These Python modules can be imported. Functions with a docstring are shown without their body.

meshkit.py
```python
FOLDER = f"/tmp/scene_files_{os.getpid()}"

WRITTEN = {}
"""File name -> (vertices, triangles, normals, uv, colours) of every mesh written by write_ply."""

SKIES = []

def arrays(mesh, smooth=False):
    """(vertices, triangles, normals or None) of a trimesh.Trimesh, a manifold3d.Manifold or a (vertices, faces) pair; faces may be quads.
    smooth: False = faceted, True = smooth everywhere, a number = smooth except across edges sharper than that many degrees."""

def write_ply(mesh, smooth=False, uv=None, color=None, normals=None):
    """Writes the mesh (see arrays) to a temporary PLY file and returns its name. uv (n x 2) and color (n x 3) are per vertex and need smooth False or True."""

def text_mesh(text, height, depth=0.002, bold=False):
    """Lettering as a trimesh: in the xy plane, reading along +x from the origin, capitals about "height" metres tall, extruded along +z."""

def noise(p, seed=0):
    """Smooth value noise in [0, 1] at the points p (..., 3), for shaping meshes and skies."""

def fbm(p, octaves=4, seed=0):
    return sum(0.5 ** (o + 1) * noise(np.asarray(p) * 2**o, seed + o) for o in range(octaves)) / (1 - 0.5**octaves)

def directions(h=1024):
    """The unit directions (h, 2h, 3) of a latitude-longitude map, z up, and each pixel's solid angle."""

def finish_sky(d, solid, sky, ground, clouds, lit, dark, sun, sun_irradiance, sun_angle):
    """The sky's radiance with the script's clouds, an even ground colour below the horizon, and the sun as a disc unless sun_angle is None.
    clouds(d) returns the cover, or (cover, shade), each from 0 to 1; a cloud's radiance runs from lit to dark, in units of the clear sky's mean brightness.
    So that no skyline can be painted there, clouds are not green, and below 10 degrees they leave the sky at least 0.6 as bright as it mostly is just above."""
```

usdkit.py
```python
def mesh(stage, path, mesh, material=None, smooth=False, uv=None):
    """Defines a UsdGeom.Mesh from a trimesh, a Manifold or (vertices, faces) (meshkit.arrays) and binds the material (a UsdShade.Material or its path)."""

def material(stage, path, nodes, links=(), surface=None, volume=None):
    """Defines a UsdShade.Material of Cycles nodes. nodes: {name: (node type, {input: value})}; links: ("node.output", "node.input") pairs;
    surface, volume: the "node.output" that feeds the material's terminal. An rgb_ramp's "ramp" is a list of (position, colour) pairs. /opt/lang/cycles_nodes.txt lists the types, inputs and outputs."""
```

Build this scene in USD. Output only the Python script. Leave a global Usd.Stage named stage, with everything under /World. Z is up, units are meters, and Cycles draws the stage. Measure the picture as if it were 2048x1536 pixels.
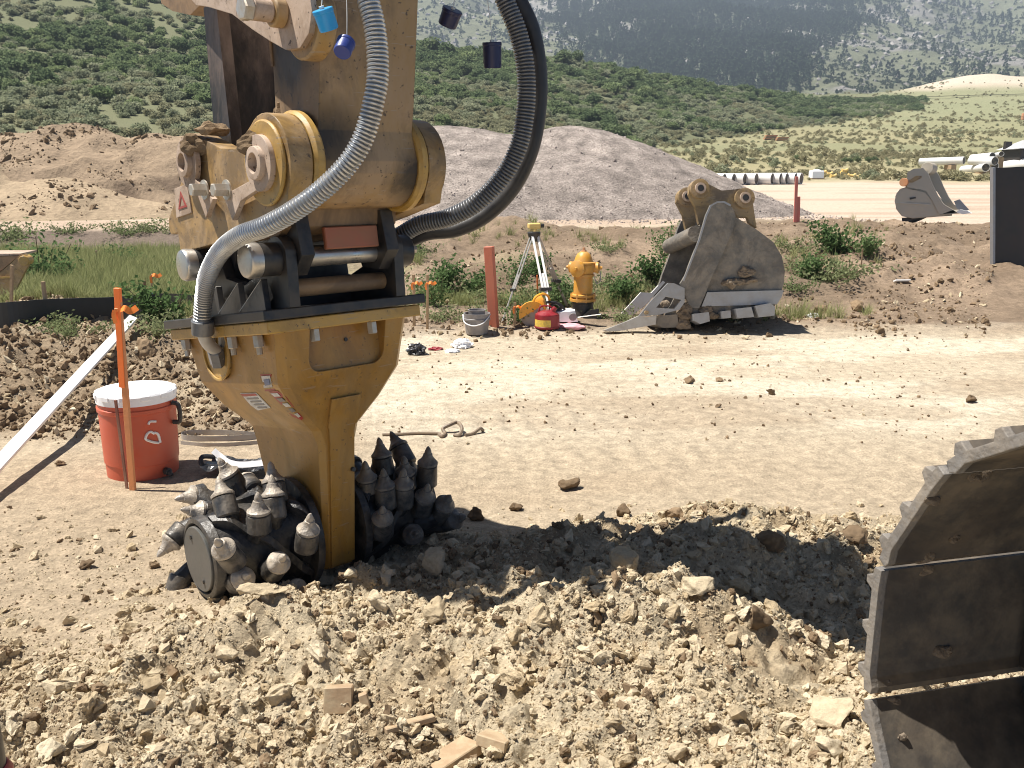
import math
import numpy as np
import trimesh
import manifold3d as m3
import shapely.geometry as sg
import usdkit
import meshkit
from pxr import Gf, Sdf, Usd, UsdGeom, UsdLux, UsdShade, Vt

stage = Usd.Stage.CreateInMemory()
UsdGeom.SetStageUpAxis(stage, UsdGeom.Tokens.z)
UsdGeom.SetStageMetersPerUnit(stage, 1.0)
UsdGeom.Xform.Define(stage, "/World")
UsdGeom.Scope.Define(stage, "/World/Looks")

# ------------------------------------------------------------------ camera, sky, sun, exposure
FOC, EYE = 1774.0, 1.74                       # focal length in pixels of a 2048 wide picture, eye height
PITCH = math.atan(418 / FOC)
cam = UsdGeom.Camera.Define(stage, "/World/camera")
cam.AddTranslateOp().Set((0, 0, EYE))
cam.AddRotateXOp().Set(90 - math.degrees(PITCH))
cam.CreateHorizontalApertureAttr(36.0)
cam.CreateVerticalApertureAttr(27.0)
cam.CreateFocalLengthAttr(36.0 * FOC / 2048)
cam.CreateClippingRangeAttr(Gf.Vec2f(0.05, 6000))
cam.CreateExposureAttr(1.05)

SUN_EL, SUN_TH = math.radians(65), math.radians(4)     # elevation; turned from left (-x) towards the back (+y)
SUN = np.array([-math.cos(SUN_TH) * math.cos(SUN_EL), math.sin(SUN_TH) * math.cos(SUN_EL), math.sin(SUN_EL)])
dome = UsdLux.DomeLight.Define(stage, "/World/sky")
sky_m = usdkit.material(stage, "/World/Looks/sky_look", {
    "s": ("sky_texture", {"sky_type": "single_scattering", "sun_disc": False, "sun_elevation": SUN_EL,
                          "sun_rotation": math.atan2(SUN[0], SUN[1]), "altitude": 2600.0, "air_density": 0.6, "aerosol_density": 0.25}),
    "b": ("background_shader", {"strength": 0.05})}, [("s.color", "b.color")], surface="b.background")
UsdShade.MaterialBindingAPI.Apply(dome.GetPrim()).Bind(sky_m)
dome.GetPrim().SetCustomDataByKey("kind", "structure")
sun = UsdLux.DistantLight.Define(stage, "/World/sun")
sun.CreateNormalizeAttr(True)
sun.CreateIntensityAttr(1.25)
sun.CreateAngleAttr(0.53)
sun.CreateColorAttr(Gf.Vec3f(1.0, 0.955, 0.88))
q = Gf.Rotation(Gf.Vec3d(0, 0, 1), Gf.Vec3d(*map(float, SUN))).GetQuat()
sun.AddOrientOp().Set(Gf.Quatf(q))

# ------------------------------------------------------------------ helpers
R = np.random.default_rng(7)
CP, SP = math.cos(PITCH), math.sin(PITCH)
EYEP = np.array([0, 0, EYE])


def ray(u, v):
    b = (768 - v) / FOC
    return np.array([(u - 1024) / FOC, CP + b * SP, -SP + b * CP])


def at(u, v, y):
    """The point at depth y that stands in direction (u, v)."""
    d = ray(u, v)
    return EYEP + d * (y / d[1])


def zv(v, y):
    b = (768 - np.asarray(v, float)) / FOC
    return EYE + y * (-SP + b * CP) / (CP + b * SP)


def xu(u, v, y):
    b = (768 - v) / FOC
    return y * (u - 1024) / FOC / (CP + b * SP)


used = {}


def numbered(parent, name):
    k = used.get((parent, name), 0)
    used[(parent, name)] = k + 1
    return f"{parent}/{name}" if k == 0 else f"{parent}/{name}_{k:03d}"


def keys(prim, **kw):
    for k, v in kw.items():
        if v:
            prim.SetCustomDataByKey(k, v)


base = {}


def thing(name, label, cat, loc=(0, 0, 0), group=None):
    path = numbered("/World", name)
    x = UsdGeom.Xform.Define(stage, path)
    x.AddTranslateOp().Set(tuple(map(float, loc)))
    keys(x.GetPrim(), label=label, category=cat, group=group)
    base[path] = np.asarray(loc, float)
    return path


def arr(mesh):
    if isinstance(mesh, m3.Manifold):
        mm = mesh.to_mesh()
        return trimesh.Trimesh(mm.vert_properties[:, :3], mm.tri_verts, process=False)
    return mesh


def part(parent, name, mesh, mat, smooth=30, label=None, kind=None):
    mesh = arr(mesh)
    path = numbered(parent, name)
    loc = base[parent]
    base[path] = loc
    p = usdkit.mesh(stage, path, trimesh.Trimesh(np.asarray(mesh.vertices) - loc, mesh.faces, process=False), mat, smooth=smooth)
    keys(p.GetPrim(), label=label, kind=kind)
    return path


def solid(name, label, cat, mesh, mat, smooth=30, group=None, kind=None):
    mesh = arr(mesh)
    path = numbered("/World", name)
    v = np.asarray(mesh.vertices, float)
    loc = np.array([(v[:, 0].min() + v[:, 0].max()) / 2, (v[:, 1].min() + v[:, 1].max()) / 2, v[:, 2].min()])
    p = usdkit.mesh(stage, path, trimesh.Trimesh(v - loc, mesh.faces, process=False), mat, smooth=smooth)
    UsdGeom.Xformable(p).AddTranslateOp().Set(tuple(map(float, loc)))
    keys(p.GetPrim(), label=label, category=cat, group=group, kind=kind)
    base[path] = loc
    return path


def join(*ms):
    return trimesh.util.concatenate([arr(m) for m in ms])


def frame_from(z, hint=(0, 0, 1)):
    z = np.asarray(z, float) / np.linalg.norm(z)
    x = np.cross(hint, z)
    if np.linalg.norm(x) < 1e-6:
        x = np.cross((0, 1, 0), z)
    x /= np.linalg.norm(x)
    return x, np.cross(z, x), z


def cyl(a, b, r0, r1=None, n=20, cap=0.0):
    """Cylinder or cone from a to b; cap rounds its rims."""
    a, b = np.asarray(a, float), np.asarray(b, float)
    r1 = r0 if r1 is None else r1
    x, y, z = frame_from(b - a)
    h = np.linalg.norm(b - a)
    prof = [(0, r0 - cap), (cap, r0), (h - cap, r1), (h, r1 - cap)] if cap else [(0, r0), (h, r1)]
    t = np.linspace(0, 2 * np.pi, n, endpoint=False)
    V = [a]
    for hh, r in prof:
        V += list(a + z * hh + r * (np.cos(t)[:, None] * x + np.sin(t)[:, None] * y))
    V.append(b)
    F = []
    for k in range(n):
        k2 = (k + 1) % n
        F.append((0, 1 + k2, 1 + k))
        for i in range(len(prof) - 1):
            p, q_ = 1 + i * n, 1 + (i + 1) * n
            F += [(p + k, p + k2, q_ + k2), (p + k, q_ + k2, q_ + k)]
        e = 1 + (len(prof) - 1) * n
        F.append((len(V) - 1, e + k, e + k2))
    return trimesh.Trimesh(np.array(V), np.array(F), process=False)


def lathe(a, axis, prof, n=28):
    """Revolved outline: prof is a list of (height along the axis, radius)."""
    a = np.asarray(a, float)
    x, y, z = frame_from(axis)
    t = np.linspace(0, 2 * np.pi, n, endpoint=False)
    V, F = [], []
    for hh, r in prof:
        V += list(a + z * hh + max(r, 1e-4) * (np.cos(t)[:, None] * x + np.sin(t)[:, None] * y))
    for i in range(len(prof) - 1):
        for k in range(n):
            k2 = (k + 1) % n
            F += [(i * n + k, i * n + k2, (i + 1) * n + k2), (i * n + k, (i + 1) * n + k2, (i + 1) * n + k)]
    m = len(prof)
    V += [a + z * prof[0][0], a + z * prof[-1][0]]
    for k in range(n):
        k2 = (k + 1) % n
        F += [(m * n, k2, k), (m * n + 1, (m - 1) * n + k, (m - 1) * n + k2)]
    return trimesh.Trimesh(np.array(V), np.array(F), process=False)


def smoothline(pts, n):
    """Catmull-Rom curve through the points."""
    P = np.asarray(pts, float)
    P = np.vstack([2 * P[0] - P[1], P, 2 * P[-1] - P[-2]])
    out = []
    for i in range(1, len(P) - 2):
        t = np.linspace(0, 1, n, endpoint=False)[:, None]
        a, b, c, d = P[i - 1:i + 3]
        out.append(0.5 * (2 * b + (c - a) * t + (2 * a - 5 * b + 4 * c - d) * t ** 2 + (3 * b - a - 3 * c + d) * t ** 3))
    out.append(P[-2:-1])
    return np.vstack(out)


def tube(pts, r, n=10, closed_caps=True):
    P = np.asarray(pts, float)
    r = np.broadcast_to(r, (len(P),))
    T = np.gradient(P, axis=0)
    T /= np.linalg.norm(T, axis=1, keepdims=True) + 1e-12
    x, _, _ = frame_from(T[0])
    t = np.linspace(0, 2 * np.pi, n, endpoint=False)
    V = []
    for i in range(len(P)):
        x = x - T[i] * (x @ T[i])
        x /= np.linalg.norm(x)
        y = np.cross(T[i], x)
        V.append(P[i] + r[i] * (np.cos(t)[:, None] * x + np.sin(t)[:, None] * y))
    V = np.vstack(V)
    i, k = np.meshgrid(np.arange(len(P) - 1), np.arange(n), indexing="ij")
    a, b = (i * n + k).ravel(), (i * n + (k + 1) % n).ravel()
    F = np.vstack([np.stack([a, b, b + n], 1), np.stack([a, b + n, a + n], 1)])
    if closed_caps:
        m = len(V)
        V = np.vstack([V, P[0], P[-1]])
        kk = np.arange(n)
        F = np.vstack([F, np.stack([np.full(n, m), (kk + 1) % n, kk], 1), np.stack([np.full(n, m + 1), m - n + kk, m - n + (kk + 1) % n], 1)])
    return trimesh.Trimesh(V, F, process=False)


def resample(P, step):
    s = np.r_[0, np.cumsum(np.linalg.norm(np.diff(P, axis=0), axis=1))]
    t = np.arange(0, s[-1], step)
    return np.stack([np.interp(t, s, P[:, k]) for k in range(3)], 1)


def prism(poly, o, ex, ey, ez, h0, h1, holes=()):
    """Extrudes a 2-D outline given in the plane (ex, ey) through o, from h0 to h1 along ez."""
    P = sg.Polygon(poly, holes).buffer(0)
    m = trimesh.creation.extrude_polygon(P, abs(h1 - h0), engine="earcut")
    v = np.asarray(m.vertices)
    lo = min(h0, h1)
    w = o + v[:, :1] * ex + v[:, 1:2] * ey + (v[:, 2:] + lo) * ez
    f = m.faces
    if np.dot(np.cross(ex, ey), ez) < 0:
        f = f[:, ::-1]
    return trimesh.Trimesh(w, f, process=False)


def box(c, s, ex=(1, 0, 0), ey=(0, 1, 0), ez=(0, 0, 1), bev=0.0):
    """Box centred on c, size s, with its edges cut at bev."""
    ex, ey, ez = (np.asarray(k, float) / np.linalg.norm(k) for k in (ex, ey, ez))
    h = np.asarray(s, float) / 2
    if bev:
        b = min(bev, 0.45 * min(s))
        pts = []
        for sx in (-1, 1):
            for sy in (-1, 1):
                for sz in (-1, 1):
                    pts += [(sx * h[0], sy * (h[1] - b), sz * (h[2] - b)), (sx * (h[0] - b), sy * h[1], sz * (h[2] - b)), (sx * (h[0] - b), sy * (h[1] - b), sz * h[2])]
        m = arr(m3.Manifold.hull_points(np.array(pts)))
    else:
        m = trimesh.creation.box(s)
    v = np.asarray(m.vertices)
    f = m.faces if np.dot(np.cross(ex, ey), ez) > 0 else m.faces[:, ::-1]
    return trimesh.Trimesh(np.asarray(c, float) + v[:, :1] * ex + v[:, 1:2] * ey + v[:, 2:] * ez, f, process=False)


def beam(a, b, w, t, up=(0, 0, 1), bev=0.003):
    a, b = np.asarray(a, float), np.asarray(b, float)
    x, y, z = frame_from(b - a, up)
    return box((a + b) / 2, (w, t, np.linalg.norm(b - a)), x, y, z, bev)


def bumpy(mesh, amp, scale, seed=0):
    v = np.asarray(mesh.vertices)
    n = mesh.vertex_normals
    return trimesh.Trimesh(v + n * amp * (meshkit.fbm(v * scale + 50, 3, seed)[:, None] - 0.5) * 2, mesh.faces, process=False)


def sstep(a, b, x):
    t = np.clip((np.asarray(x, float) - a) / (b - a), 0, 1)
    return t * t * (3 - 2 * t)


# ------------------------------------------------------------------ materials
def paint(name, col, rough=0.5, dirt=(0.33, 0.26, 0.18), amount=0.35, scale=6.0, dark=None, dark_amount=0.0, metal=0.0, spec=0.5, bevel=0.0, grain=40.0, bump=0.1, streak=1.0, spots=(), chips=0.0):
    nodes = {"g": ("geometry", {}),
             "mp": ("mapping", {"scale": (1, 1, streak)}),
             "n1": ("noise_texture", {"scale": scale, "detail": 7, "roughness": 0.65}),
             "r1": ("rgb_ramp", {"ramp": [(0.40, (0, 0, 0)), (0.62, (1, 1, 1))]}),
             "k1": ("math", {"math_type": "multiply", "value2": amount}),
             "m1": ("mix_color", {"a": col, "b": dirt}),
             "n2": ("noise_texture", {"scale": scale * 0.6, "detail": 8, "roughness": 0.7, "distortion": 0.6}),
             "r2": ("rgb_ramp", {"ramp": [(0.47, (0, 0, 0)), (0.60, (1, 1, 1))]}),
             "k2": ("math", {"math_type": "multiply", "value2": dark_amount}),
             "m2": ("mix_color", {"b": dark or (0.03, 0.025, 0.02)}),
             "n3": ("noise_texture", {"scale": grain, "detail": 4}),
             "bp": ("bump", {"strength": bump, "distance": 0.01}),
             "rr": ("map_range", {"from_min": 0.3, "from_max": 0.7, "to_min": max(rough - 0.12, 0.05), "to_max": min(rough + 0.2, 1)}),
             "p": ("principled_bsdf", {"metallic": metal, "specular_ior_level": spec})}
    links = [("g.position", "mp.vector"), ("mp.vector", "n1.vector"), ("mp.vector", "n2.vector"), ("g.position", "n3.vector"),
             ("n1.fac", "r1.fac"), ("r1.color", "k1.value1"), ("k1.value", "m1.fac"), ("m1.result", "m2.a"),
             ("n2.fac", "r2.fac"), ("r2.color", "k2.value1"), ("k2.value", "m2.fac"), ("m2.result", "p.base_color"),
             ("n1.fac", "rr.value"), ("rr.result", "p.roughness"), ("n3.fac", "bp.height"), ("bp.normal", "p.normal")]
    last = "m2.result"
    if chips:
        nodes.update({"n4": ("noise_texture", {"scale": 48.0, "detail": 5, "roughness": 0.6}), "r4": ("rgb_ramp", {"ramp": [(0.635, (0, 0, 0)), (0.655, (1, 1, 1))]}), "k4": ("math", {"math_type": "multiply", "value2": chips}), "m4": ("mix_color", {"b": (0.075, 0.05, 0.035)}),
                      "mp5": ("mapping", {"scale": (9, 9, 90), "rotation": (0.5, 0.2, 0.3)}), "n5": ("noise_texture", {"scale": 1.0, "detail": 3}), "r5": ("rgb_ramp", {"ramp": [(0.66, (0, 0, 0)), (0.69, (1, 1, 1))]}), "k5": ("math", {"math_type": "multiply", "value2": chips * 0.7}), "m5": ("mix_color", {"b": (0.30, 0.24, 0.18)})})
        links = [l for l in links if l[1] != "p.base_color"] + [("g.position", "n4.vector"), ("n4.fac", "r4.fac"), ("r4.color", "k4.value1"), ("k4.value", "m4.fac"), (last, "m4.a"),
                                                               ("g.position", "mp5.vector"), ("mp5.vector", "n5.vector"), ("n5.fac", "r5.fac"), ("r5.color", "k5.value1"), ("k5.value", "m5.fac"), ("m4.result", "m5.a"), ("m5.result", "p.base_color")]
        last = "m5.result"
    for k, (c_, r_) in enumerate(spots):
        nodes.update({f"sv{k}": ("vector_math", {"math_type": "subtract", "vector2": c_}), f"sm{k}": ("vector_math", {"math_type": "multiply", "vector2": (1 / r_[0], 1 / r_[0], 1 / r_[1])}), f"sl{k}": ("vector_math", {"math_type": "length"}),
                      f"sn{k}": ("math", {"math_type": "multiply_add", "value2": 1.9, "value3": -0.95}), f"sa{k}": ("math", {"math_type": "add"}), f"sr{k}": ("map_range", {"from_min": 1.1, "from_max": 0.5, "to_min": 0.0, "to_max": 0.93, "clamp": True}),
                      f"sx{k}": ("mix_color", {"b": (0.022, 0.016, 0.012)})})
        links = [l for l in links if l[1] != "p.base_color"] + [("g.position", f"sv{k}.vector1"), (f"sv{k}.vector", f"sm{k}.vector1"), (f"sm{k}.vector", f"sl{k}.vector1"), ("n2.fac", f"sn{k}.value1"), (f"sl{k}.value", f"sa{k}.value1"), (f"sn{k}.value", f"sa{k}.value2"),
                                                               (f"sa{k}.value", f"sr{k}.value"), (f"sr{k}.result", f"sx{k}.fac"), (last, f"sx{k}.a"), (f"sx{k}.result", "p.base_color")]
        last = f"sx{k}.result"
    if bevel:
        nodes["bv"] = ("bevel", {"radius": bevel, "samples": 4})
        links.append(("bv.bevel", "bp.normal"))
    return usdkit.material(stage, "/World/Looks/" + name, nodes, links, surface="p.BSDF")


def leafy(name, c0, c1, trans=0.35):
    """Leaves: colour varies from copy to copy and from leaf to leaf."""
    return usdkit.material(stage, "/World/Looks/" + name, {
        "o": ("object_info", {}), "g": ("geometry", {}),
        "a": ("math", {"math_type": "multiply", "value2": 0.65}), "b": ("math", {"math_type": "multiply_add", "value2": 0.35}),
        "c": ("mix_color", {"a": c0, "b": c1}),
        "d": ("diffuse_bsdf", {}), "t": ("translucent_bsdf", {}), "m": ("mix_closure", {"fac": trans})},
        [("o.random", "a.value1"), ("g.random_per_island", "b.value1"), ("a.value", "b.value3"), ("b.value", "c.fac"),
         ("c.result", "d.color"), ("c.result", "t.color"), ("d.BSDF", "m.closure1"), ("t.BSDF", "m.closure2")], surface="m.closure")


def soil(name, bump=0.5, fine=60.0, var=0.35, vcol=True, col=(0.4, 0.32, 0.22), coarse=9.0, dist=0.02):
    nodes = {"g": ("geometry", {}), "at": ("attribute", {"attribute": "soil_color"}),
             "n1": ("noise_texture", {"scale": fine, "detail": 8, "roughness": 0.7}),
             "n2": ("noise_texture", {"scale": coarse, "detail": 6, "roughness": 0.6}),
             "mr": ("map_range", {"from_min": 0.25, "from_max": 0.75, "to_min": 1 - var, "to_max": 1 + var}),
             "mr2": ("map_range", {"from_min": 0.3, "from_max": 0.7, "to_min": 1 - var * 0.6, "to_max": 1 + var * 0.6}),
             "mm": ("math", {"math_type": "multiply"}), "ad": ("math", {"math_type": "add"}),
             "vm": ("vector_math", {"math_type": "scale", "vector1": col}),
             "bp": ("bump", {"strength": bump, "distance": dist}),
             "p": ("principled_bsdf", {"roughness": 0.95, "specular_ior_level": 0.15})}
    links = [("g.position", "n1.vector"), ("g.position", "n2.vector"), ("n1.fac", "mr.value"), ("n2.fac", "mr2.value"),
             ("mr.result", "mm.value1"), ("mr2.result", "mm.value2"), ("mm.value", "vm.scale"), ("vm.vector", "p.base_color"),
             ("n1.fac", "ad.value1"), ("n2.fac", "ad.value2"), ("ad.value", "bp.height"), ("bp.normal", "p.normal")]
    if vcol:
        links.append(("at.color", "vm.vector1"))
    return usdkit.material(stage, "/World/Looks/" + name, nodes, links, surface="p.BSDF")


DUST = (0.42, 0.33, 0.25)
M_yellow = paint("cutter_yellow", (0.33, 0.165, 0.026), 0.42, (0.33, 0.22, 0.09), 0.5, 7, (0.10, 0.06, 0.03), 0.35, bevel=0.006, bump=0.06, streak=0.4, chips=0.55)
M_arm = paint("dusty_arm_paint", (0.29, 0.175, 0.06), 0.55, (0.33, 0.23, 0.145), 0.75, 5, (0.05, 0.035, 0.025), 0.55, bevel=0.006, bump=0.06, streak=0.45, spots=[((-0.80, 3.36, 2.20), (0.20, 0.25)), ((-0.72, 3.30, 1.86), (0.21, 0.17)), ((-0.30, 3.45, 1.66), (0.16, 0.2))], chips=0.9)
M_arm_plain = paint("arm_paint", (0.34, 0.205, 0.068), 0.5, (0.38, 0.27, 0.165), 0.7, 7, (0.05, 0.035, 0.025), 0.5, bevel=0.006, bump=0.06, chips=0.9)
M_boss = paint("worn_yellow", (0.47, 0.28, 0.06), 0.45, (0.36, 0.25, 0.12), 0.5, 7, (0.10, 0.06, 0.03), 0.35, bevel=0.004, chips=0.9)
M_pink = paint("dusty_steel", (0.47, 0.36, 0.28), 0.6, (0.38, 0.28, 0.2), 0.6, 8, (0.13, 0.07, 0.03), 0.45, bevel=0.004, chips=0.9)
M_brown = paint("brown_primer", (0.25, 0.155, 0.075), 0.6, (0.20, 0.13, 0.08), 0.6, 6, (0.05, 0.035, 0.025), 0.5)
M_link = paint("greasy_link", (0.05, 0.034, 0.025), 0.5, (0.27, 0.20, 0.16), 0.85, 4, (0.008, 0.007, 0.006), 0.97, streak=0.4)
M_red = paint("red_primer", (0.30, 0.10, 0.055), 0.6, (0.25, 0.13, 0.08), 0.6, 9)
M_black = paint("black_paint", (0.018, 0.018, 0.019), 0.4, (0.11, 0.09, 0.07), 0.35, 8, bevel=0.004, bump=0.06)
M_drum = paint("oily_black_drum", (0.016, 0.016, 0.017), 0.36, (0.15, 0.125, 0.095), 0.45, 9, (0.006, 0.006, 0.006), 0.75, bump=0.35, grain=55, bevel=0.004)
M_disc = paint("drum_cover_grey", (0.075, 0.075, 0.068), 0.5, (0.14, 0.12, 0.10), 0.5, 8)
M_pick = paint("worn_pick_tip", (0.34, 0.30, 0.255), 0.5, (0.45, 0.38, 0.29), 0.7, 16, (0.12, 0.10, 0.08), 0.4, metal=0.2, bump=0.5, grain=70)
M_pick_shaded = paint("shaded_pick_tip", (0.13, 0.115, 0.10), 0.5, (0.22, 0.185, 0.14), 0.5, 16, (0.03, 0.026, 0.022), 0.6, bump=0.5, grain=70)  # darker copy of the tip colour, paints in the right drum's shade
M_holder = paint("pick_holder", (0.05, 0.049, 0.048), 0.38, (0.22, 0.185, 0.145), 0.6, 14, (0.012, 0.012, 0.012), 0.6, metal=0.3, bump=0.3, grain=60)
M_chrome = paint("bare_steel", (0.55, 0.53, 0.50), 0.32, (0.4, 0.36, 0.3), 0.4, 12, metal=0.9, bump=0.03)
M_steel = paint("grey_steel", (0.42, 0.41, 0.39), 0.5, (0.35, 0.3, 0.24), 0.5, 10, metal=0.35, bump=0.1)
M_guard = paint("spring_guard", (0.50, 0.51, 0.52), 0.3, (0.33, 0.3, 0.26), 0.3, 12, metal=0.75, bump=0.02)
M_guard_dark = paint("dark_spring_guard", (0.16, 0.165, 0.175), 0.35, (0.14, 0.13, 0.12), 0.3, 10, metal=0.5, bump=0.02)
M_rubber = paint("black_rubber", (0.014, 0.014, 0.017), 0.42, (0.06, 0.055, 0.05), 0.4, 8, bump=0.05)
M_blue = paint("bright_blue_plastic", (0.02, 0.30, 0.62), 0.35, (0.05, 0.3, 0.5), 0.2, 10, bump=0.01)
M_navy = paint("navy_plastic", (0.022, 0.04, 0.20), 0.35, (0.03, 0.05, 0.16), 0.2, 10, bump=0.01)
M_navy_dark = paint("dark_navy_plastic", (0.012, 0.016, 0.06), 0.35, (0.02, 0.02, 0.05), 0.2, 10, bump=0.01)
M_cord = paint("pale_cord", (0.6, 0.6, 0.58), 0.6, amount=0.1)
M_white = paint("white_paint", (0.78, 0.77, 0.75), 0.5, (0.6, 0.55, 0.47), 0.25, 6, bump=0.03)
M_lid = paint("white_plastic", (0.80, 0.81, 0.84), 0.35, (0.6, 0.56, 0.5), 0.15, 10, bump=0.02)
M_cooler = paint("orange_red_plastic", (0.50, 0.08, 0.035), 0.45, (0.46, 0.15, 0.09), 0.35, 6, bump=0.03)
M_orange = paint("fluorescent_orange", (0.90, 0.20, 0.035), 0.6, (0.6, 0.22, 0.1), 0.2, 10, bump=0.05)
M_flag = paint("orange_ribbon", (0.95, 0.26, 0.04), 0.5, amount=0.05)
M_stakewood = paint("orange_stained_wood", (0.62, 0.25, 0.10), 0.7, (0.45, 0.24, 0.13), 0.5, 10, streak=0.3)
M_wood = paint("weathered_wood", (0.36, 0.25, 0.145), 0.75, (0.25, 0.17, 0.10), 0.6, 14, streak=0.2, bump=0.2)
M_lumber = paint("fresh_lumber", (0.32, 0.22, 0.13), 0.75, (0.42, 0.34, 0.22), 0.8, 14, bump=0.2)
M_redwood = paint("red_painted_wood", (0.46, 0.13, 0.075), 0.65, (0.36, 0.16, 0.10), 0.4, 8, streak=0.4)
M_darkstick = paint("dark_red_stick", (0.16, 0.05, 0.03), 0.7)
M_hydrant = paint("hydrant_yellow", (0.60, 0.28, 0.03), 0.42, (0.45, 0.28, 0.11), 0.6, 9, bump=0.03)
M_sawyellow = paint("saw_yellow", (0.85, 0.38, 0.02), 0.4, amount=0.2)
M_gas = paint("red_can", (0.22, 0.010, 0.016), 0.35, (0.3, 0.05, 0.05), 0.25, 10)
M_label = paint("yellow_label", (0.72, 0.50, 0.07), 0.5, (0.3, 0.22, 0.1), 0.5, 40)
M_pinkbag = paint("pink_bag", (0.66, 0.30, 0.34), 0.6, (0.6, 0.45, 0.42), 0.4, 12)
M_pail = paint("grey_plastic", (0.17, 0.16, 0.16), 0.5, (0.32, 0.28, 0.25), 0.6, 8)
M_mudsteel = paint("muddy_bucket_steel", (0.125, 0.115, 0.10), 0.75, (0.225, 0.19, 0.15), 0.9, 6, (0.07, 0.062, 0.055), 0.6, bump=1.0, grain=24)
M_bluesteel = paint("worn_blue_grey_steel", (0.27, 0.28, 0.30), 0.45, (0.27, 0.24, 0.2), 0.4, 8, metal=0.4, bump=0.15)
M_bucketyellow = paint("dirty_yellow_steel", (0.30, 0.20, 0.085), 0.6, (0.26, 0.19, 0.125), 0.7, 6, (0.07, 0.05, 0.04), 0.6, bump=0.3, chips=0.9)
M_bucketgrey = paint("dusty_grey_bucket", (0.36, 0.325, 0.265), 0.65, (0.42, 0.36, 0.28), 0.6, 4, bump=0.2)
M_shoe = paint("dusty_track_shoe", (0.072, 0.064, 0.055), 0.62, (0.19, 0.15, 0.105), 0.75, 9, (0.05, 0.04, 0.035), 0.5, bump=0.15, metal=0.15)
M_shoe_edge = paint("polished_track_edge", (0.22, 0.205, 0.19), 0.6, (0.33, 0.275, 0.21), 0.7, 9, (0.14, 0.13, 0.12), 0.5, metal=0.25, bump=0.5, grain=45, bevel=0.004)
M_fabric = paint("silt_fence_fabric", (0.012, 0.013, 0.013), 0.6, (0.04, 0.04, 0.035), 0.4, 8)
M_plasticblack = paint("black_sheet_plastic", (0.02, 0.02, 0.022), 0.3, (0.1, 0.09, 0.08), 0.3, 8)
M_plasticgrey = paint("grey_strap", (0.30, 0.28, 0.26), 0.6, (0.4, 0.35, 0.28), 0.5, 10)
M_pipe = paint("white_pipe", (0.62, 0.61, 0.59), 0.5, (0.5, 0.48, 0.44), 0.3, 2)
M_pipe_in = paint("black_pipe_inside", (0.02, 0.02, 0.02), 0.6)
M_valve = paint("yellow_fittings", (0.72, 0.50, 0.16), 0.55, (0.5, 0.4, 0.2), 0.4, 3)
M_tarp = paint("grey_roof", (0.42, 0.43, 0.45), 0.5)
M_rust = paint("rusty_orange", (0.48, 0.22, 0.10), 0.7)
M_pinkstake = paint("pink_stake", (0.62, 0.17, 0.13), 0.6)
M_hook = paint("worn_hook_steel", (0.16, 0.12, 0.085), 0.6, (0.3, 0.22, 0.14), 0.5, 20)
M_dark = paint("dark_plate", (0.020, 0.017, 0.015), 0.6, (0.07, 0.05, 0.04), 0.4, 3)
M_decal = paint("decal_white", (0.55, 0.53, 0.50), 0.5, (0.35, 0.3, 0.22), 0.5, 30)
M_decalred = paint("decal_red", (0.30, 0.02, 0.02), 0.5)
M_decalblue = paint("decal_blue", (0.14, 0.20, 0.36), 0.5)
M_decalgrey = paint("decal_print", (0.16, 0.15, 0.14), 0.5)
M_bolt = paint("zinc_bolt", (0.50, 0.47, 0.42), 0.4, (0.4, 0.32, 0.22), 0.6, 25, metal=0.6)
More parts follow.
